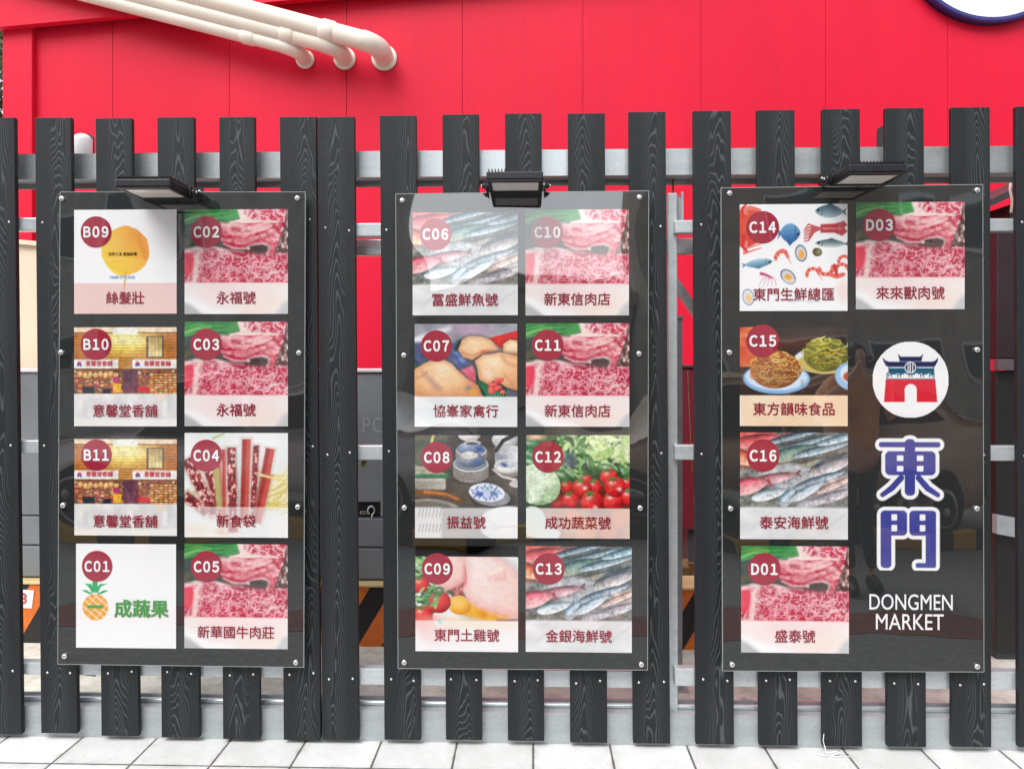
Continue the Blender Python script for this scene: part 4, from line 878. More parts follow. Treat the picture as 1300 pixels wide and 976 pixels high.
# overhead guide beam with its rollers
t = thing('guide_beam', 'galvanised steel channel running behind the upper fence boards', 'beam', (0, 0.10, 2.3))
zt, zb = P(600, 191, 0.075).z, P(600, 224, 0.075).z
part('channel_face', MB().box(-3.6, 3.4, 0.075, 0.079, zb, zt), M['galv'], t)
part('channel_flanges', MB().box(-3.6, 3.4, 0.079, 0.155, zt - 0.004, zt).box(-3.6, 3.4, 0.079, 0.155, zb, zb + 0.004).box(-3.6, 3.4, 0.151, 0.155, zb - 0.022, zb - 0.0005), M['galv_dull'], t)
c = P(105, 190, 0.19); zt_ = P(105, 170, 0.19).z; rr = 11.5 * 3.13 / FPX
t = thing('guide_roller', 'white domed gate roller peeking above the galvanised beam', 'roller', (c.x, c.y, c.z - 0.1))
part('roller', MB().lathe((c.x, c.y, c.z - 0.12), (0, 0, 1), [(rr, 0), (rr, zt_ - c.z + 0.12 - rr * .8)] + [(rr * math.cos(k * math.pi / 16), zt_ - c.z + 0.12 - rr * .8 + rr * .8 * math.sin(k * math.pi / 16)) for k in range(1, 9)], 24), M['white_plastic'], t)
def dome(cx, cz, w, h, n=10): return [(cx - w, cz - h), (cx + w, cz - h)] + [(cx + w * math.cos(k * math.pi / n), cz + w * math.sin(k * math.pi / n)) for k in range(n + 1)]
pc = P(112, 178, 0.23)
part('plate', MB().prism_y(dome(pc.x, pc.z, 0.026, 0.10), 0.225, 0.232), M['dark_steel'], t)
pc = P(1119, 168, 0.2)
t = thing('roller_bracket', 'small dark steel bracket above the beam near the gate emblem', 'bracket', (pc.x, 0.2, pc.z - 0.1))
part('cheek', MB().prism_y(dome(pc.x, pc.z, 0.022, 0.13), 0.19, 0.196), M['dark_steel'], t)
part('flange', MB().box(pc.x + 0.014, pc.x + 0.018, 0.12, 0.188, pc.z - 0.14, pc.z + 0.01), M['galv'], t)

# bottom track
t = thing('gate_track', 'galvanised base channel along the pavement under the fence boards', 'rail', (0, 0.07, 0))
zt = P(600, 903, 0.03).z
part('channel', MB().box(-4, 4, 0.03, 0.034, 0.0005, zt).box(-4, 4, 0.034, 0.115, zt - 0.005, zt - 0.0005), M['galv_dull'], t)
part('track_bar', MB().tube([(-4, 0.082, zt + 0.008), (0, 0.082, zt + 0.008), (4, 0.082, zt + 0.008)], 0.011, 12).box(-4, 4, 0.108, 0.115, zt - 0.0004, zt + 0.022), M['galv'], t)

# steel post between two leaves
a, c = P(847.5, 245, 0.06), P(861, 868, 0.06)
t = thing('steel_post', 'pale galvanised steel post in the narrow gap beside board C10', 'post', (c.x - 0.02, 0.09, 0.0))
w = 12.0 * 3.0 / FPX
part('shaft', MB().hexa([(c.x - w, .06, .015), (c.x, .06, .015), (c.x, .11, .015), (c.x - w, .11, .015), (a.x, .06, a.z), (a.x + w, .06, a.z), (a.x + w, .11, a.z), (a.x, .11, a.z)], 0.003), M['galv'], t)
q = P(848, 243, .055); q2 = P(865, 281, .055)
part('top_bracket', MB().box(q.x - .01, q2.x, .118, .155, q2.z, q.z, .004).box(q2.x + .012, q2.x + .020, .115, .175, q2.z, q.z + .012), M['galv'], t)
part('gusset', MB().box(q2.x - 0.001, q2.x + .013, .122, .150, q2.z + .002, q.z - .01), M['galv_dull'], t)
part('base_plate', MB().box(c.x - .07, c.x + .05, .122, .19, .0125, .02).box(c.x - .02, c.x + .0, .12, .14, .02, .14), M['galv_dull'], t)
part('hanger_rod', MB().tube([(q.x + .035, .135, q.z - .001), (q.x + .035, .135, q.z + .075)], .004, 8), M['rust'], t)

# ------------------------------------------------------------------ things behind the fence
HY = 1.0
z1, z0 = P(40, 738, HY).z, 0.012
t = thing('hazard_barrier', 'orange and black striped low steel barrier behind the fence', 'barrier', (0, HY, z0))
part('striped_face', MB().box(-3.4, 1.95, HY, HY + 0.01, z0 + .001, z1 - .012), M['hazard'], t)
part('top_lip', MB().box(-3.4, 1.95, HY - 0.012, HY + 0.22, z1 - .0118, z1, .003), M['lip'], t)
part('end_plate', MB().box(-3.39, -3.38, HY + .0105, HY + .2, z0 + .001, z1 - .0125).box(1.93, 1.94, HY + .0105, HY + .2, z0 + .001, z1 - .0125), M['dark_steel'], t)
a, c = P(20, 748, HY - .004), P(43, 772, HY - .004)
st = part('number_sticker', MB().prism_y([(a.x, c.z + .004), (c.x - .012, c.z), (c.x, a.z - .004), (a.x, a.z)], HY - .004, HY - .0005), M['white_paint'], t)
tm = text_mesh('8', 0.034, 0.03); tm.materials.append(M['red_ink'])
lp = P(29.5, 759.5, HY - .006); part('number', tm, None, st, lp)
# grey container standing on the barrier ledge
GY = 1.06
zb, zt = P(470, 735, GY).z, P(470, 468, GY).z
gx0, gx1 = -3.3, P(590, 500, GY).x
t = thing('grey_container', 'large grey plastic container behind the fence with embossed capitals', 'container', ((gx0 + gx1) / 2, GY + .25, z1))
zs = [P(470, y, GY).z for y in (468, 657, 695, 735)]
mb = MB(); g = 0.004
mb.box(gx0, gx1, GY, GY + .5, zs[3], zs[2] - g, .006).box(gx0, gx1, GY, GY + .5, zs[2] + g, zs[1] - g, .006)
lx0, lx1, lz = P(446, 640, GY).x, P(483, 640, GY).x, P(470, 637, GY).z
mb.box(gx0, lx0, GY, GY + .5, zs[1] + g, zs[0] - .02, .006).box(lx1, gx1, GY, GY + .5, zs[1] + g, zs[0] - .02, .006).box(lx0 - .003, lx1 + .003, GY + .0005, GY + .5, lz, zs[0] - .021, .003)
mb.box(gx0 + .02, gx1 - .02, GY + .02, GY + .48, z1 + .0005, zs[0] - .03)
part('body', mb, M['grey_plastic'], t)
part('lid_edge', MB().box(gx0 - .01, gx1 + .01, GY - .012, GY + .51, zs[0] - .0195, zs[0], .005), M['white_plastic'], t)
part('latch_recess', MB().box(lx0 + .001, lx1 - .001, GY + .012, GY + .018, zs[1] + g + .002, lz - .001), M['black'], t)
q = P(471, 650, GY)
ring = [(q.x + .018 * math.sin(k * math.pi / 8), GY + .006, q.z + .022 * math.cos(k * math.pi / 8) + .008) for k in range(-7, 8)]
part('latch_ring', MB().tube(ring + [(q.x + .004, GY + .004, q.z - .03)], .0045, 8).box(q.x - .06, q.x - .02, GY + .0045, GY + .0115, q.z - .012, q.z + .004, .002), M['chrome'], t)
tm = text_mesh('PO', 29 * 4 / FPX, 0.0, 19.5 * 4 / FPX, 1.15)
lt = P(475, 539.5, GY - .001); part('embossed_lettering', tm, plain('pale_grey_relief', (0.30, 0.315, 0.325), .45), t, lt)
q = P(463, 588, .08)
t = thing('plastic_tag', 'tiny yellow-green tag hanging under the middle rail', 'tag', q)
part('strap', MB().box(q.x - .008, q.x + .008, .068, .072, q.z - .014, q.z + .012, .002), M['tag_green'], t)
part('buckle', MB().box(q.x - .010, q.x + .010, .066, .0675, q.z + .004, q.z + .010).box(q.x - .010, q.x - .006, .066, .0675, q.z - .01, q.z + .0035), M['dark_steel'], t)
# cream cabinet further back at the left
CY = 1.75; a = P(14, 303.5, CY); c = P(150, 470, CY)
t = thing('cream_cabinet', 'pale cream metal cabinet rising behind the grey container', 'cabinet', ((a.x + c.x) / 2, CY + .2, .012))
zr = a.z - .06
part('body', MB().prism_y([(a.x, .012), (c.x, .012), (c.x, zr - .04), (a.x, a.z - .03)], CY, CY + .5), M['cream'], t)
part('sloping_top', MB().prism_y([(a.x - .02, a.z - .028), (c.x + .02, zr - .038), (c.x + .02, zr - .01), (a.x - .02, a.z)], CY - .03, CY + .53), M['cream'], t)
# crate added for the wall's shaded foot, rubble, thin bar in the middle gap
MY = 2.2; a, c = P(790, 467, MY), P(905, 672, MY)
t = thing('wall_shade_crate', 'dark maroon crate standing in for the shaded foot of the red wall', 'crate', ((a.x + c.x) / 2, MY + .3, .012))
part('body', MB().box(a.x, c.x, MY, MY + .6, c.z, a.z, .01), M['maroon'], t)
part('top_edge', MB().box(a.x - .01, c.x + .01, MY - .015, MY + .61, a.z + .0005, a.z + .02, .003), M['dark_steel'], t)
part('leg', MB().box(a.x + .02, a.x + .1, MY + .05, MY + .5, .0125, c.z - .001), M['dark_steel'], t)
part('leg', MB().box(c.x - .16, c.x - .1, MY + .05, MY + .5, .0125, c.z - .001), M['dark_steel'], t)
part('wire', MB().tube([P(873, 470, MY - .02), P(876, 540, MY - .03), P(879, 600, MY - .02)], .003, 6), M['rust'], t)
a, c = P(858, 404, .5), P(863, 722, .5)
t = thing('steel_upright', 'slim green-grey steel upright just right of the pale post', 'post', (c.x, .5, .012))
part('upright', MB().box(c.x - .012, c.x + .012, .5, .53, .016, a.z), M['galv_dull'], t)
part('cap', MB().box(c.x - .018, c.x + .018, .494, .536, a.z + .0005, a.z + .012), M['galv'], t)
part('foot', MB().box(c.x - .04, c.x + .04, .48, .55, .0125, .0155), M['galv_dull'], t)
mb = MB(); r = random.Random(2)
for k in range(26):
    x, y = P(870, 700, 1.5).x + r.uniform(-.3, .3), r.uniform(1.3, 1.75); s = r.uniform(.03, .09)
    h = max(.0, .28 - abs(x - P(870, 700, 1.5).x) * .5) * r.random() + .012
    mb.hexa([(x + sx * s * r.uniform(.6, 1), y + sy * s * r.uniform(.6, 1), h + (s * r.uniform(.8, 1.5) if up else 0)) for up in (0, 1) for sx, sy in ((-1, -1), (1, -1), (1, 1), (-1, 1))], .006)
tag(part('rubble_heap', mb, M['rust']), 'small heap of brown rubble behind the striped barrier', 'rubble')
# dark storage unit at the right edge
DY = .9; a = P(1266, 285, DY); 
t = thing('dark_cabinet', 'tall black and dark purple steel cabinet at the right edge', 'cabinet', (a.x + .5, DY, .012))
X1 = a.x + 1.4
def zz(y): return P(1275, y, DY).z
part('upper_panel', MB().box(a.x, X1, DY, DY + .4, zz(455), zz(285), .004), M['purple'], t)
part('lower_panel', MB().box(a.x, X1, DY + .01, DY + .4, .05, zz(471), .004), M['black'], t)
part('shelf_lip', MB().box(a.x - .01, X1, DY - .03, DY + .02, zz(470), zz(456), .003), plain('mauve_steel', (.14, .11, .12), .4, .3), t)
part('slanted_strip', MB().prism_y([(a.x - .02, zz(676)), (X1, zz(676) - .18 * (X1 - a.x)), (X1, zz(652) - .18 * (X1 - a.x)), (a.x - .02, zz(652))], DY - .03, DY + .008), M['galv_dull'], t)
part('plinth', MB().box(a.x + .01, X1, DY + .02, DY + .4, .0125, .0495), M['dark_steel'], t)
AY = 1.4; a, c = P(1258, 262, AY), P(1292, 246, AY)
t = thing('small_awning', 'dark sloping awning edge above the black cabinet at the right', 'awning', (c.x, AY, .012))
part('sheet', MB().prism_y([(a.x, a.z), (c.x + .8, c.z + (c.z - a.z) / (c.x - a.x) * .8), (c.x + .8, c.z + (c.z - a.z) / (c.x - a.x) * .8 + .04), (a.x, a.z + .04)], AY, AY + .8), M['dark_steel'], t)
part('side_board', MB().box(c.x - .01, c.x + .8, AY + .05, AY + .75, zz(283), a.z + .02), M['black'], t)
part('prop', MB().box(c.x + .02, c.x + .06, AY + .1, AY + .14, .0125, zz(283) - .001).box(c.x + .7, c.x + .74, AY + .1, AY + .14, .0125, zz(283) - .001), M['dark_steel'], t)
part('cable', MB().tube([P(1284, 225, .3), P(1282, 240, .28), P(1285, 255, .3), P(1283.5, 270, .3)], .005, 8), M['pvc'], t)
# litter
q = P(943, 893, .2)
mb = MB(); r = random.Random(4); rows = []
for i in range(9):
    for j in range(16):
        th, ph = i / 8 * math.pi, j / 16 * 2 * math.pi; k = r.uniform(.65, 1.1)
        mb.v.append((q.x + .085 * k * math.sin(th) * math.cos(ph), .2 + .05 * k * math.sin(th) * math.sin(ph), .012 + .05 * (1 + math.cos(th)) * r.uniform(.8, 1.1)))
for i in range(8):
    for j in range(16): mb.f.append([i * 16 + j, i * 16 + (j + 1) % 16, (i + 1) * 16 + (j + 1) % 16, (i + 1) * 16 + j]); mb.sm.append(False)
tag(part('plastic_bag', mb, M['bag']), 'crumpled white plastic bag lying behind the fence boards', 'bag')
tie = [P(1046, 931, -.01), P(1045, 940, -.012), P(1047, 947, -.025)]; g1 = Vector((P(1049, 951, -.03).x, -.035, .006))
t = thing('white_strap', 'torn white plastic tie lying at the foot of the fence', 'strap', (g1.x, g1.y, 0))
part('upright_tail', MB().tube(tie + [g1], [.0014, .0018, .002, .002], 6), M['white_plastic'], t)
part('loop', MB().tube([g1 + Vector(v) for v in ((-.03, .008, -.003), (-.012, -.006, -.002), (.02, -.003, .001), (.045, .0, .008), (.05, .003, .012), (.032, .006, .010), (.0, .004, .003))], .0024, 8).tube([g1 + Vector(v) for v in ((.0, -.003, -.003), (.04, -.008, -.003), (.085, -.006, -.003))], .0018, 8), M['white_plastic'], t)
q = P(110, 856, .3); tag(part('black_stick', MB().tube([q + Vector((-.03, 0, .006)), q + Vector((0, 0, .002)), q + Vector((.035, .01, -.008))], [.003, .006, .004], 8), M['black']), 'short bent black stick caught behind the left fence leaf', 'stick')

# tree beyond the building's left end
q = P(-25, 110, 8.5)
t = thing('tree', 'leafy green tree just past the left end of the red building', 'tree', (q.x, 8.5, -.3))
part('trunk', MB().tube([(q.x, 8.5, -.3), (q.x + .05, 8.5, 1.5), (q.x - .02, 8.45, 2.8), (q.x + .1, 8.5, 4.2)], [.16, .13, .10, .05], 10).tube([(q.x, 8.5, 2.6), (q.x + .5, 8.3, 3.6)], [.06, .02], 8).tube([(q.x, 8.5, 2.3), (q.x - .6, 8.6, 3.4)], [.06, .02], 8), M['bark'], t)
mb = MB(); r = random.Random(9)
cl = [(r.uniform(-.9, .9), r.uniform(-.8, .8), r.uniform(-1.2, 1.6), r.uniform(.3, .55)) for _ in range(16)]
for k in range(5200):
    cx, cy, cz, cr = r.choice(cl); v = Vector((r.gauss(0, 1), r.gauss(0, 1), r.gauss(0, 1))).normalized() * cr * r.random() ** .4
    p = Vector((q.x + cx, 8.5 + cy, q.z + .2 + cz)) + v; a = Vector((r.gauss(0, 1), r.gauss(0, 1), r.gauss(0, 1))).normalized(); bq = a.orthogonal().normalized()
    mb.add([p - a * .075, p + bq * .035, p + a * .075, p - bq * .035], [(0, 1, 2, 3)])
part('crown', mb, M['leaf'], t)

# ------------------------------------------------------------------ menu boards
SY, ST = -0.034, 0.006                        # front plane and thickness of the acrylic sheet
def uv_pt(quad, u, v):
    a, b, c, d = quad; return (a * (1 - u) + b * u) * (1 - v) + (d * (1 - u) + c * u) * v
PIC = {'meat': pic_meat, 'fish': pic_fish, 'poultry': pic_poultry, 'crockery': pic_crockery, 'chicken': pic_chicken, 'vegetables': pic_veg, 'jerky': pic_jerky, 'shop': pic_shop, 'leaf': pic_leaf, 'seafood': pic_seafood, 'noodles': pic_noodles, 'pineapple': pic_pineapple}
def rect(x0, y0, x1, y1, y): a, b = P(x0, (y0 + y1) / 2, y), P(x1, (y0 + y1) / 2, y); c, d = P((x0 + x1) / 2, y0, y), P((x0 + x1) / 2, y1, y); return Vector(((a.x + b.x) / 2, y, (c.z + d.z) / 2)), abs(b.x - a.x), abs(c.z - d.z)
def badge_mesh(r):
    mb = MB(); n = 40; mb.add([(0, 0, 0)] + [(r * math.cos(2 * math.pi * k / n), 0, r * math.sin(2 * math.pi * k / n)) for k in range(n)], [(0, k + 1, (k + 1) % n + 1) for k in range(n)]); return mb
def lettering(name, body, w, bold, ink_m, parent, pos, height=None, spacing=1.0):
    m = text_mesh(body, w, bold, height, spacing)
    if not m.materials: m.materials.append(ink_m)
    return part(name, m, None, parent, pos)
def menu_board(label, quad_px, tiles, studs):
    q = [P(x, y, SY) for x, y in quad_px]; cx = (q[2].x + q[3].x) / 2
    t = thing('menu_board', label, 'sign board', (cx, SY, (q[2].z + q[3].z) / 2), 'market directory boards on the fence')
    mb = MB(); f = [(p.x, SY, p.z) for p in (q[3], q[2], q[1], q[0])]; k = [(x, SY + ST, z) for x, y, z in f]
    mb.add(f, [(0, 1, 2, 3)])
    sheet = part('acrylic_sheet', mb, M['print'], t)
    mb = MB(); mb.add(f + k, [(1, 0, 4, 5), (2, 1, 5, 6), (3, 2, 6, 7), (0, 3, 7, 4)])
    e = 0.0024; fr = f; c_ = Vector((sum(p[0] for p in f) / 4, SY, sum(p[2] for p in f) / 4))
    inn = [(x + math.copysign(e, c_.x - x), SY - .0006, z + math.copysign(e, c_.z - z)) for x, y, z in f]; out = [(x, SY - .0006, z) for x, y, z in f]
    mb.add(out + inn, [(0, 1, 5, 4), (1, 2, 6, 5), (2, 3, 7, 6), (3, 0, 4, 7)])
    part('sheet_edge', mb, M['edge'], t)
    part('sheet_back', _backmb(f), M['black'], t)
    sc_ = 1.0
    for code, kind, rc, name, nw, desc in tiles:
        c, w, h = rect(*rc, SY - .0012)
        pc = part('stall_picture', picture_mesh(kind, PIC[kind], round(w, 2), round(h, 2)), None, t, c, desc)
        s = w / 131.5 * 1.0; px = lambda u, v, dy: Vector((c.x - w / 2 + u * w, c.y - dy, c.z + h / 2 - v * h))
        bv = .17 if kind == 'shop' else (.135 if kind == 'noodles' else .215)
        bc = px(.215, bv, .0008)
        part('code_badge', badge_mesh(.152 * w).mesh('code_badge'), M['badge'], pc, bc)
        lettering('code_lettering', ''.join(chr(ord(ch) + 0xFEE0) for ch in code), .238 * w, .040, M['white_ink'], pc, bc + Vector((0, -.0008, 0)), .100 * w, .62)
        if name:
            n = len(name); ww = (n * 16.75 - 1.2) / 131.5 * w * (1.0 if n < 6 else .985)
            yc = .845 if kind != 'noodles' else .83
            lettering('name_lettering', name, ww, .012, M['name_ink'], pc, px(.5, yc, .0016))
        if kind == 'pineapple': lettering('name_lettering', '成蔬果', .53 * w, .028, M['green_ink'], pc, px(.655, .62, .0016))
        if kind == 'leaf':
            lettering('small_lettering', '功仲人生 髮晶故事', .28 * w, .012, M['brown_ink'], pc, px(.475, .425, .0016))
            lettering('small_lettering', 'HAIR STYLING', .24 * w, .01, M['blue_ink'], pc, px(.475, .648, .0016))
        if kind == 'shop':
            for u in (.245, .815): lettering('shop_sign_lettering', '意馨堂香舖', .26 * w, .012, M['red_ink'], pc, px(u, .362, .0016))
    sd = MB(); n_ = 0
    for x, y in studs:
        p = P(x, y, SY)
        s_ = MB().lathe((p.x, SY - .0008, p.z), (0, -1, 0), [(.0105, 0), (.0105, .006), (.0085, .0095), (.004, .011)], 18)
        st = part('standoff', s_, M['chrome'], t)
        part('spacer', MB().lathe((p.x, -.0006, p.z), (0, -1, 0), [(.0095, 0), (.0095, -SY - ST - .001)], 14), M['dark_steel'], st)
    return t
def _backmb(f):
    mb = MB(); mb.add([(x, SY + ST - .0005, z) for x, y, z in f], [(3, 2, 1, 0)]); return mb
MEAT = 'printed photo of marbled beef, code '
FISH = 'printed photo of fresh fish on ice, code '
c1, c2 = (94.3, 224), (233.8, 366)
R1 = [(266, 398.5), (409, 540.5), (550, 681.5), (691, 822.5)]
T = lambda col, row: (col[0], row[0], col[1], row[1])
menu_board('glossy dark menu board with codes B09 to C05, under the left floodlight', [(76, 243.5), (388, 243.5), (386, 847), (73, 843)], [
    ('B09', 'leaf', T(c1, R1[0]), '絲髮壯', 3, 'white panel with a round golden leaf, code B09'), ('C02', 'meat', T(c2, R1[0]), '永福號', 3, MEAT + 'C02'),
    ('B10', 'shop', (c1[0], 416, c1[1], 540.5), '意馨堂香舖', 5, 'printed photo of an incense shop front, code B10'), ('C03', 'meat', T(c2, R1[1]), '永福號', 3, MEAT + 'C03'),
    ('B11', 'shop', (c1[0] + .6, 556.5, c1[1], 680.5), '意馨堂香舖', 5, 'printed photo of an incense shop front, code B11'), ('C04', 'jerky', T(c2, R1[2]), '新食袋', 3, 'printed photo of dark red jerky sticks, code C04'),
    ('C01', 'pineapple', (96, 690.5, 224, 822), '', 0, 'white panel with a pineapple logo, code C01'), ('C05', 'meat', T((234.3, 365), R1[3]), '新華國牛肉莊', 6, MEAT + 'C05')],
    [(79.5, 252.6), (378, 252.2), (78.5, 447.5), (380, 448), (81, 641), (378.5, 643), (83, 832), (376, 840)])
d1, d2 = (525.5, 657), (667, 799.8)
menu_board('glossy dark menu board with codes C06 to C13, under the middle floodlight', [(502, 246), (824, 242), (822.5, 850.5), (505, 848.5)], [
    ('C06', 'fish', (524.5, 269, 656.6, 401), '冨盛鮮魚號', 5, FISH + 'C06'), ('C10', 'meat', (666.4, 266, 799.2, 400.5), '新東信肉店', 5, MEAT + 'C10'),
    ('C07', 'poultry', (526, 411, 657, 541.8), '協峯家禽行', 5, 'printed photo of tan plucked poultry, code C07'), ('C11', 'meat', (667, 410, 799.5, 541.8), '新東信肉店', 5, MEAT + 'C11'),
    ('C08', 'crockery', (526.5, 552.5, 657.5, 683), '振益號', 3, 'printed photo of stacked bowls and plates, code C08'), ('C12', 'vegetables', (667.3, 551.5, 800, 684), '成功蔬菜號', 5, 'printed photo of cabbage and tomatoes, code C12'),
    ('C09', 'chicken', (527, 693.3, 658.2, 826.5), '東門土雞號', 5, 'printed photo of raw chicken with tomatoes, code C09'), ('C13', 'fish', (668, 693, 801.5, 828), '金銀海鮮號', 5, FISH + 'C13')],
    [(511, 255), (811.5, 251), (513, 451), (811, 449), (513.5, 644), (812.5, 644.5), (513.5, 840), (814, 842.5)])
b3 = menu_board('glossy dark menu board with a gate emblem, under the right floodlight', [(915, 238.5), (1248, 234), (1249.5, 853), (917, 851.5)], [
    ('C14', 'seafood', (938.5, 259.5, 1076.5, 394.5), '東門生鮮總匯', 6, 'white panel with painted seafood, code C14'), ('D03', 'meat', (1086.6, 256.2, 1224.6, 393), '來來獸肉號', 5, MEAT + 'D03'),
    ('C15', 'noodles', (938.5, 416, 1077, 540), '東方韻味食品', 6, 'printed photo of two noodle plates, code C15'),
    ('C16', 'fish', (939, 549.5, 1077, 683.8), '泰安海鮮號', 5, FISH + 'C16'), ('D01', 'meat', (941, 693.5, 1077.6, 828), '盛泰號', 3, MEAT + 'D01')],
    [(926, 246), (1239.5, 242), (925.5, 447.5), (1239.5, 444), (927, 645), (1239, 645), (929, 842.5), (1239.5, 845)])
c, w, h = rect(1108, 434, 1204, 530, SY - .0012)
part('gate_emblem', picture_mesh('gate', pic_gate, w, h, True), None, b3, c, 'round white emblem of a red and navy city gate')
x0, x1 = 1095 + 30 / 3.617, 1095 + 430 / 3.617; y0, y1 = 540 + 25 / 3.615, 540 + 665 / 3.615
c, w, h = rect(x0, y0, x1, y1 + (640 - 640) , SY - .0012)
part('market_name', picture_mesh('name', pic_name, w, h, True), None, b3, c, 'two large rounded blue characters outlined in white')
k = 2.906 / FPX
lettering('english_lettering', 'DONGMEN', 102.5 * k, .004, M['white_ink'], b3, P(1156.5, 764, SY - .0016), 19.5 * k)
lettering('english_lettering', 'MARKET', 83.5 * k, .004, M['white_ink'], b3, P(1155, 789, SY - .0016), 19.5 * k)

# ------------------------------------------------------------------ floodlights
def floodlight(cx, z, label):
    W, Y0, Y1, H = .102, -.255, -.065, .032
    t = thing('floodlight', label, 'floodlight', (cx, 0, z + .05), 'floodlights above the menu boards')
    body = part('housing', MB().hexa([(cx - W, Y0, z + .004), (cx + W, Y0, z + .004), (cx + W, Y1, z + .004), (cx - W, Y1, z + .004), (cx - W, Y0, z + H), (cx + W, Y0, z + H), (cx + W, Y1, z + H), (cx - W, Y1, z + H)], .004), M['housing'], t)
    i = .016
    part('rim', MB().box(cx - W + .003, cx + W - .003, Y0 + .003, Y0 + i + .012, z - .002, z + .0035).box(cx - W + .003, cx + W - .003, Y1 - i - .012, Y1 - .003, z - .002, z + .0035)
         .box(cx - W + .003, cx - W + i, Y0 + i + .0122, Y1 - i - .0122, z - .002, z + .0035).box(cx + W - i, cx + W - .003, Y0 + i + .0122, Y1 - i - .0122, z - .002, z + .0035), M['housing'], body)
    part('glass', MB().box(cx - W + i + .0005, cx + W - i - .0005, Y0 + i + .0125, Y1 - i - .0125, z + .0005, z + .0033), M['glass'], t)
    mb = MB(); n = 17
    for j in range(n):
        x = cx - W + .008 + (2 * W - .016) * j / (n - 1); mb.box(x - .0016, x + .0016, Y0 + .004, Y1 - .03, z + H - .001, z + H + .011)
    part('cooling_fins', mb, M['housing'], t)
    mb = MB().box(cx - W - .012, cx - W - .007, -.118, -.004, z + .004, z + .034).box(cx + W + .007, cx + W + .012, -.118, -.004, z + .004, z + .034).box(cx - W - .012, cx + W + .012, -.004, -.0006, z + .0041, z + .0605)
    part('bracket', mb, M['housing'], t)
    for s in (-1, 1):
        x = cx + s * (W + .0122)
        part('knob', MB().lathe((x, -.10, z + .018), (s, 0, 0), [(.012, 0), (.013, .004), (.011, .010), (.006, .013)], 10).lathe((x, -.06, z + .026), (s, 0, 0), [(.007, 0), (.007, .006), (.004, .008)], 6), M['black'], t)
        part('bolt', MB().lathe((x + s * .0135, -.10, z + .018), (s, 0, 0), [(.005, 0), (.005, .004), (.002, .005)], 8).lathe((x - s * .004, -.03, z + .0345), (0, 0, 1), [(.006, 0), (.006, .006), (.003, .008)], 8), M['chrome'], t)
    part('cable_gland', MB().tube([(cx + .02, Y1 + .001, z + .018), (cx + .02, -.03, z + .02), (cx + .03, -.012, z + .05)], .005, 8), M['black'], t)
    return t
def lx(p0, p1): return (P(p0, 230, -.255).x + P(p1, 230, -.255).x) / 2
zf = lambda y: P(650, y, -.255).z
f1 = floodlight(lx(146, 215), zf(235), 'black finned floodlight over the board that starts at B09')
for cx, z, lab in ((lx(617, 690), zf(229), 'black finned floodlight over the board that starts at C06'), (lx(1079, 1151), zf(223), 'black finned floodlight over the board with the gate emblem')):
    dlt = Vector((cx, 0, z)) - Vector((lx(146, 215), 0, zf(235))); o = copy_tree(f1, dlt); o['label'] = lab

# ------------------------------------------------------------------ the street behind the viewer, mirrored in the acrylic
def car(cx, cy, label, paint):
    t = thing('parked_car', label, 'car', (cx, cy, 0), 'cars parked behind the viewer')
    prof = [(-2.1, .35), (-2.15, .6), (-2.05, .82), (-1.15, .93), (-.55, 1.36), (.75, 1.42), (1.45, 1.0), (2.1, .9), (2.18, .55), (2.1, .32)]
    bm = bmesh.new(); ys = [-.82, -.74, .74, .82]; rings = []
    for y in ys:
        k = .93 if abs(y) < .8 else 1; rings.append([bm.verts.new((x, y if z < 1.0 else y * .86, .3 + (z - .3) * (1 if abs(y) < .8 else .985))) for x, z in prof])
    for i in range(3):
        for j in range(len(prof)): bm.faces.new([rings[i][j], rings[i + 1][j], rings[i + 1][(j + 1) % len(prof)], rings[i][(j + 1) % len(prof)]])
    bm.faces.new(rings[0]); bm.faces.new(rings[-1][::-1]); bmesh.ops.recalc_face_normals(bm, faces=list(bm.faces)); bmesh.ops.bevel(bm, geom=list(bm.edges), offset=.05, segments=2, affect='EDGES')
    bm.verts.index_update(); mb = MB(); mb.add([(v.co.x + cx, v.co.y + cy, v.co.z) for v in bm.verts], [[v.index for v in f.verts] for f in bm.faces], True); bm.free()
    part('body', mb, paint, t)
    for s in (-1, 1):
        y = cy + s * .815
        part('side_window', MB().prism_y([(cx - 1.0, .96), (cx - .05, .96), (cx - .05, 1.3), (cx - .5, 1.3)], y - .035, y + .012), M['car_glass'], t)
        part('side_window', MB().prism_y([(cx + .03, .96), (cx + 1.25, .98), (cx + .75, 1.33), (cx + .03, 1.31)], y - .035, y + .012), M['car_glass'], t)
        for x in (-1.28, 1.3):
            w = part('wheel', MB().lathe((cx + x, cy + s * .70, .31), (0, s, 0), [(.20, 0), (.31, .0), (.315, .03), (.315, .14), (.30, .165), (.215, .17), (.21, .15)], 28), M['rubber'], t)
            part('rim', MB().lathe((cx + x, cy + s * .70, .31), (0, s, 0), [(.21, .135), (.2, .165), (.17, .15), (.06, .14), (.05, .17), (.02, .175)], 28), M['rim'], w)
    return t
car(-2.62, -4.4, 'silver grey parked car mirrored in the board with B09', M['car_paint'])
car(2.15, -4.45, 'brown parked car mirrored in the board with the gate emblem', plain('brown_car_paint', (.52, .40, .28), .25, .1))
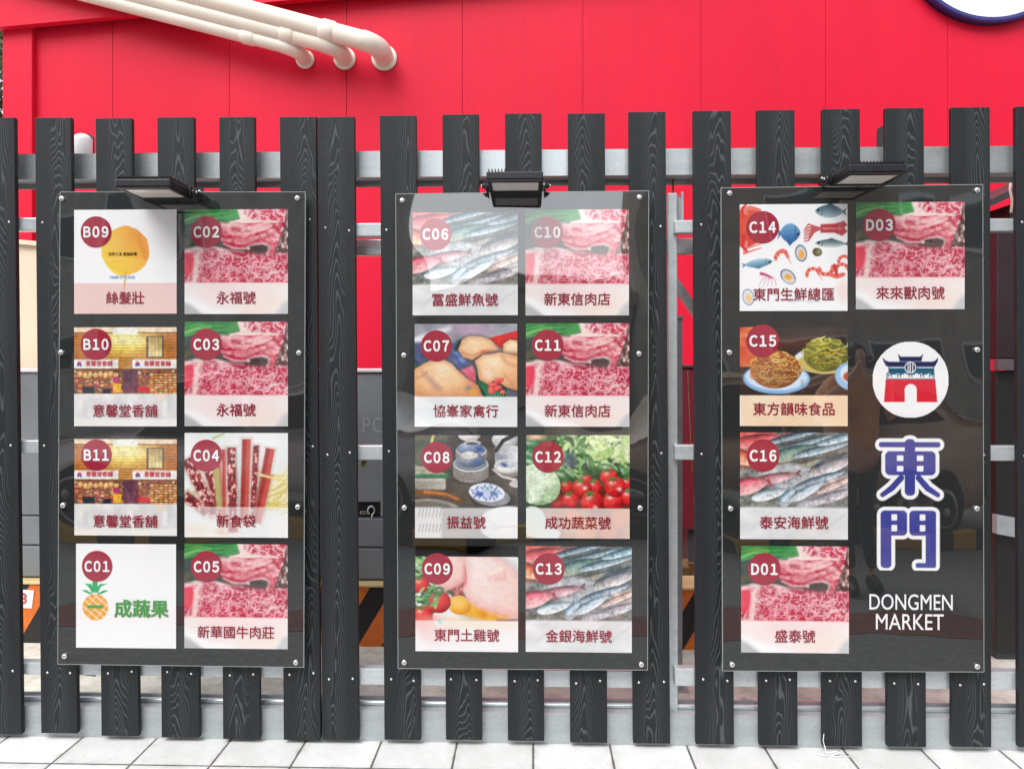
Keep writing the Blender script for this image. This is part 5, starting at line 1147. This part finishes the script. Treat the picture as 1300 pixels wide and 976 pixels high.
def block(name, x0, x1, y1, h, m, label):
    t = thing(name, label, 'building', ((x0 + x1) / 2, y1 - 3, -.12)); part('wall', MB().box(x0, x1, y1 - 6, y1, -.12, h), m, t)
    part('roof_edge', MB().box(x0 - .1, x1 + .1, y1 - 6.1, y1 + .15, h + .001, h + .3), m, t)
    nx = max(2, int((x1 - x0) / 2.2)); 
    for fz in range(int((h - .6) // 3)):
        for k in range(nx):
            x = x0 + (k + .5) * (x1 - x0) / nx; z = 1.0 + fz * 3.0
            w = part('window', MB().box(x - .7, x + .7, y1 + .001, y1 + .05, z, z + 1.4), M['rim'], t); part('pane', MB().box(x - .63, x + .63, y1 + .0505, y1 + .056, z + .07, z + 1.33), M['window'], w)
    return t
block('street_building', -22, -3.4, -15, 12.5, M['facade_a'], 'tall grey building across the road mirrored on the left')
block('street_building', 2.9, 22, -15, 12.5, M['facade_b'], 'tall brown building across the road mirrored on the right')
block('low_building', -3.3, 2.8, -17, 3.4, M['facade_b'], 'low brown shed between the two tall buildings across the road')

# striped kerb in front of the parked cars
m, t_ = newmat('yellow_black_paint', rough=0.6); sp = t_.node('ShaderNodeSeparateXYZ', Vector=t_.pos())
t_.put(t_.p.inputs['Base Color'], t_.mix(t_.math('LESS_THAN', t_.math('FRACT', t_.math('MULTIPLY', sp.outputs[0], 1.6)), .5), (.55, .33, .03, 1), (.015, .015, .015, 1)))
tag(part('striped_kerb', MB().box(-9, 9, -3.42, -3.30, -.006, .13, .012), m), 'yellow and black kerb before the parked cars mirrored in the boards', 'kerb')

# the photographer, standing well outside the frame, mirrored in the right-hand board
def skinned(name, joints, bones, mat_, parent, org, sub=2):
    me = bpy.data.meshes.new(name); me.from_pydata([Vector(j[0]) for j in joints], bones, []); o = bpy.data.objects.new(name, me); COL.objects.link(o)
    sk = o.modifiers.new('skin', 'SKIN'); sd = o.modifiers.new('sub', 'SUBSURF'); sd.levels = sub
    for v_, j in zip(me.skin_vertices[0].data, joints): v_.radius = j[1] if isinstance(j[1], tuple) else (j[1], j[1])
    me.skin_vertices[0].data[0].use_root = True
    r_ = bpy.data.meshes.new_from_object(o.evaluated_get(bpy.context.evaluated_depsgraph_get())); bpy.data.objects.remove(o); bpy.data.meshes.remove(me)
    r_.polygons.foreach_set('use_smooth', [True] * len(r_.polygons)); r_.materials.clear(); return part(name, r_, mat_, parent, org)
px_ = P(1082, 530, 2.3).x
O = Vector((px_, -2.3, -.006)); k = 1.0
man = thing('person', 'person in an orange top lifting a camera, mirrored beside the gate emblem', 'person', O)
skin_m = plain('skin', (.68, .42, .30), .5, var=.06); shirt_m = plain('orange_shirt', (.78, .42, .20), .8, var=.1); jean_m = plain('dark_trousers', (.05, .055, .07), .8); hair_m = plain('dark_hair', (.02, .014, .01), .5)
J = [((0, 0, .93), (.145, .11)), ((0, 0, 1.10), (.125, .10)), ((0, 0, 1.27), (.155, .11)), ((0, 0, 1.385), (.075, .07)), ((0, .01, 1.45), .05), ((0, .03, 1.51), (.06, .075)), ((0, .02, 1.58), (.075, .092)), ((0, .01, 1.655), (.055, .07))]
B = [(0, 1), (1, 2), (2, 3), (3, 4), (4, 5), (5, 6), (6, 7)]
for s in (-1, 1):
    n = len(J); J += [((s * .165, 0, 1.35), .055), ((s * .26, .10, 1.13), .042), ((s * .13, .21, 1.40), .030), ((s * .10, .235, 1.465), (.034, .02))]
    B += [(2, n), (n, n + 1), (n + 1, n + 2), (n + 2, n + 3)]
    for f in range(4):
        m0 = len(J); z = 1.455 + .021 * f; J += [((s * .092, .245, z), .009), ((s * .082, .285, z + .006), .0085), ((s * .05, .297, z + .008), .0075)]; B += [(n + 3, m0), (m0, m0 + 1), (m0 + 1, m0 + 2)]
    m0 = len(J); J += [((s * .085, .20, 1.47), .010), ((s * .06, .19, 1.49), .009)]; B += [(n + 3, m0), (m0, m0 + 1)]
    n = len(J); J += [((s * .09, 0, .84), .082), ((s * .10, .02, .48), .055), ((s * .10, -.01, .09), .040), ((s * .11, .07, .045), .036), ((s * .115, .14, .035), .030)]; B += [(0, n), (n, n + 1), (n + 1, n + 2), (n + 2, n + 3), (n + 3, n + 4)]
skinned('body', J, B, skin_m, man, O)
for s in (-1, 1):
    part('shoe', MB().tube([O + Vector((s * .10, -.05, .045)), O + Vector((s * .105, .03, .055)), O + Vector((s * .112, .11, .045)), O + Vector((s * .117, .19, .036))], [.046, .052, .048, .034], 12), plain('shoe_leather', (.03, .03, .03), .5), man, O)
JS = [((0, 0, .90), (.165, .13)), ((0, 0, 1.10), (.145, .12)), ((0, 0, 1.27), (.175, .13)), ((0, 0, 1.375), (.10, .09))]; BS = [(0, 1), (1, 2), (2, 3)]
for s in (-1, 1): n = len(JS); JS += [((s * .165, 0, 1.35), .070), ((s * .235, .075, 1.19), .058)]; BS += [(2, n), (n, n + 1)]
skinned('shirt', JS, BS, shirt_m, man, O)
JT = [((0, 0, .92), (.16, .125))]; BT_ = []
for s in (-1, 1): n = len(JT); JT += [((s * .09, 0, .82), .095), ((s * .10, .02, .48), .070), ((s * .10, -.01, .12), .060)]; BT_ += [(0, n), (n, n + 1), (n + 1, n + 2)]
skinned('trousers', JT, BT_, jean_m, man, O)
hm = MB().lathe(O + Vector((0, -.008, 1.53)), (0, 0, 1), [(.070, -.06), (.088, 0), (.094, .06), (.086, .11), (.06, .145), (.02, .16)], 18); part('hair', hm, hair_m, man, O)
for s in (-1, 1):
    part('ear', MB().lathe(O + Vector((s * .078, .01, 1.55)), (s, 0, 0), [(.012, -.004), (.02, .004), (.012, .010)], 10), skin_m, man, O)
    part('eye', MB().lathe(O + Vector((s * .03, .098, 1.575)), (0, 1, 0), [(.009, -.006), (.009, .002), (.004, .006)], 10), M['white_paint'], man, O)
part('nose', MB().lathe(O + Vector((0, .105, 1.54)), (0, .9, .35), [(.016, -.02), (.013, .0), (.006, .016)], 10), skin_m, man, O)
part('mouth', MB().box(O.x - .022, O.x + .022, O.y + .092, O.y + .103, O.z + 1.500, O.z + 1.507), plain('lips', (.35, .10, .09), .5), man, O)
hc = thing('hand_camera', 'black camera held up before the face of the mirrored person', 'camera', O + Vector((0, .25, 1.50)))
part('body', MB().box(O.x - .068, O.x + .068, O.y + .215, O.y + .265, O.z + 1.46, O.z + 1.545, .008).box(O.x - .025, O.x + .025, O.y + .22, O.y + .26, O.z + 1.5455, O.z + 1.575, .006), M['black'], hc)
part('lens', MB().lathe(O + Vector((0, .2652, 1.50)), (0, 1, 0), [(.033, 0), (.035, .02), (.035, .055), (.031, .06), (.028, .05), (.0, .045)], 24), M['dark_steel'], hc)
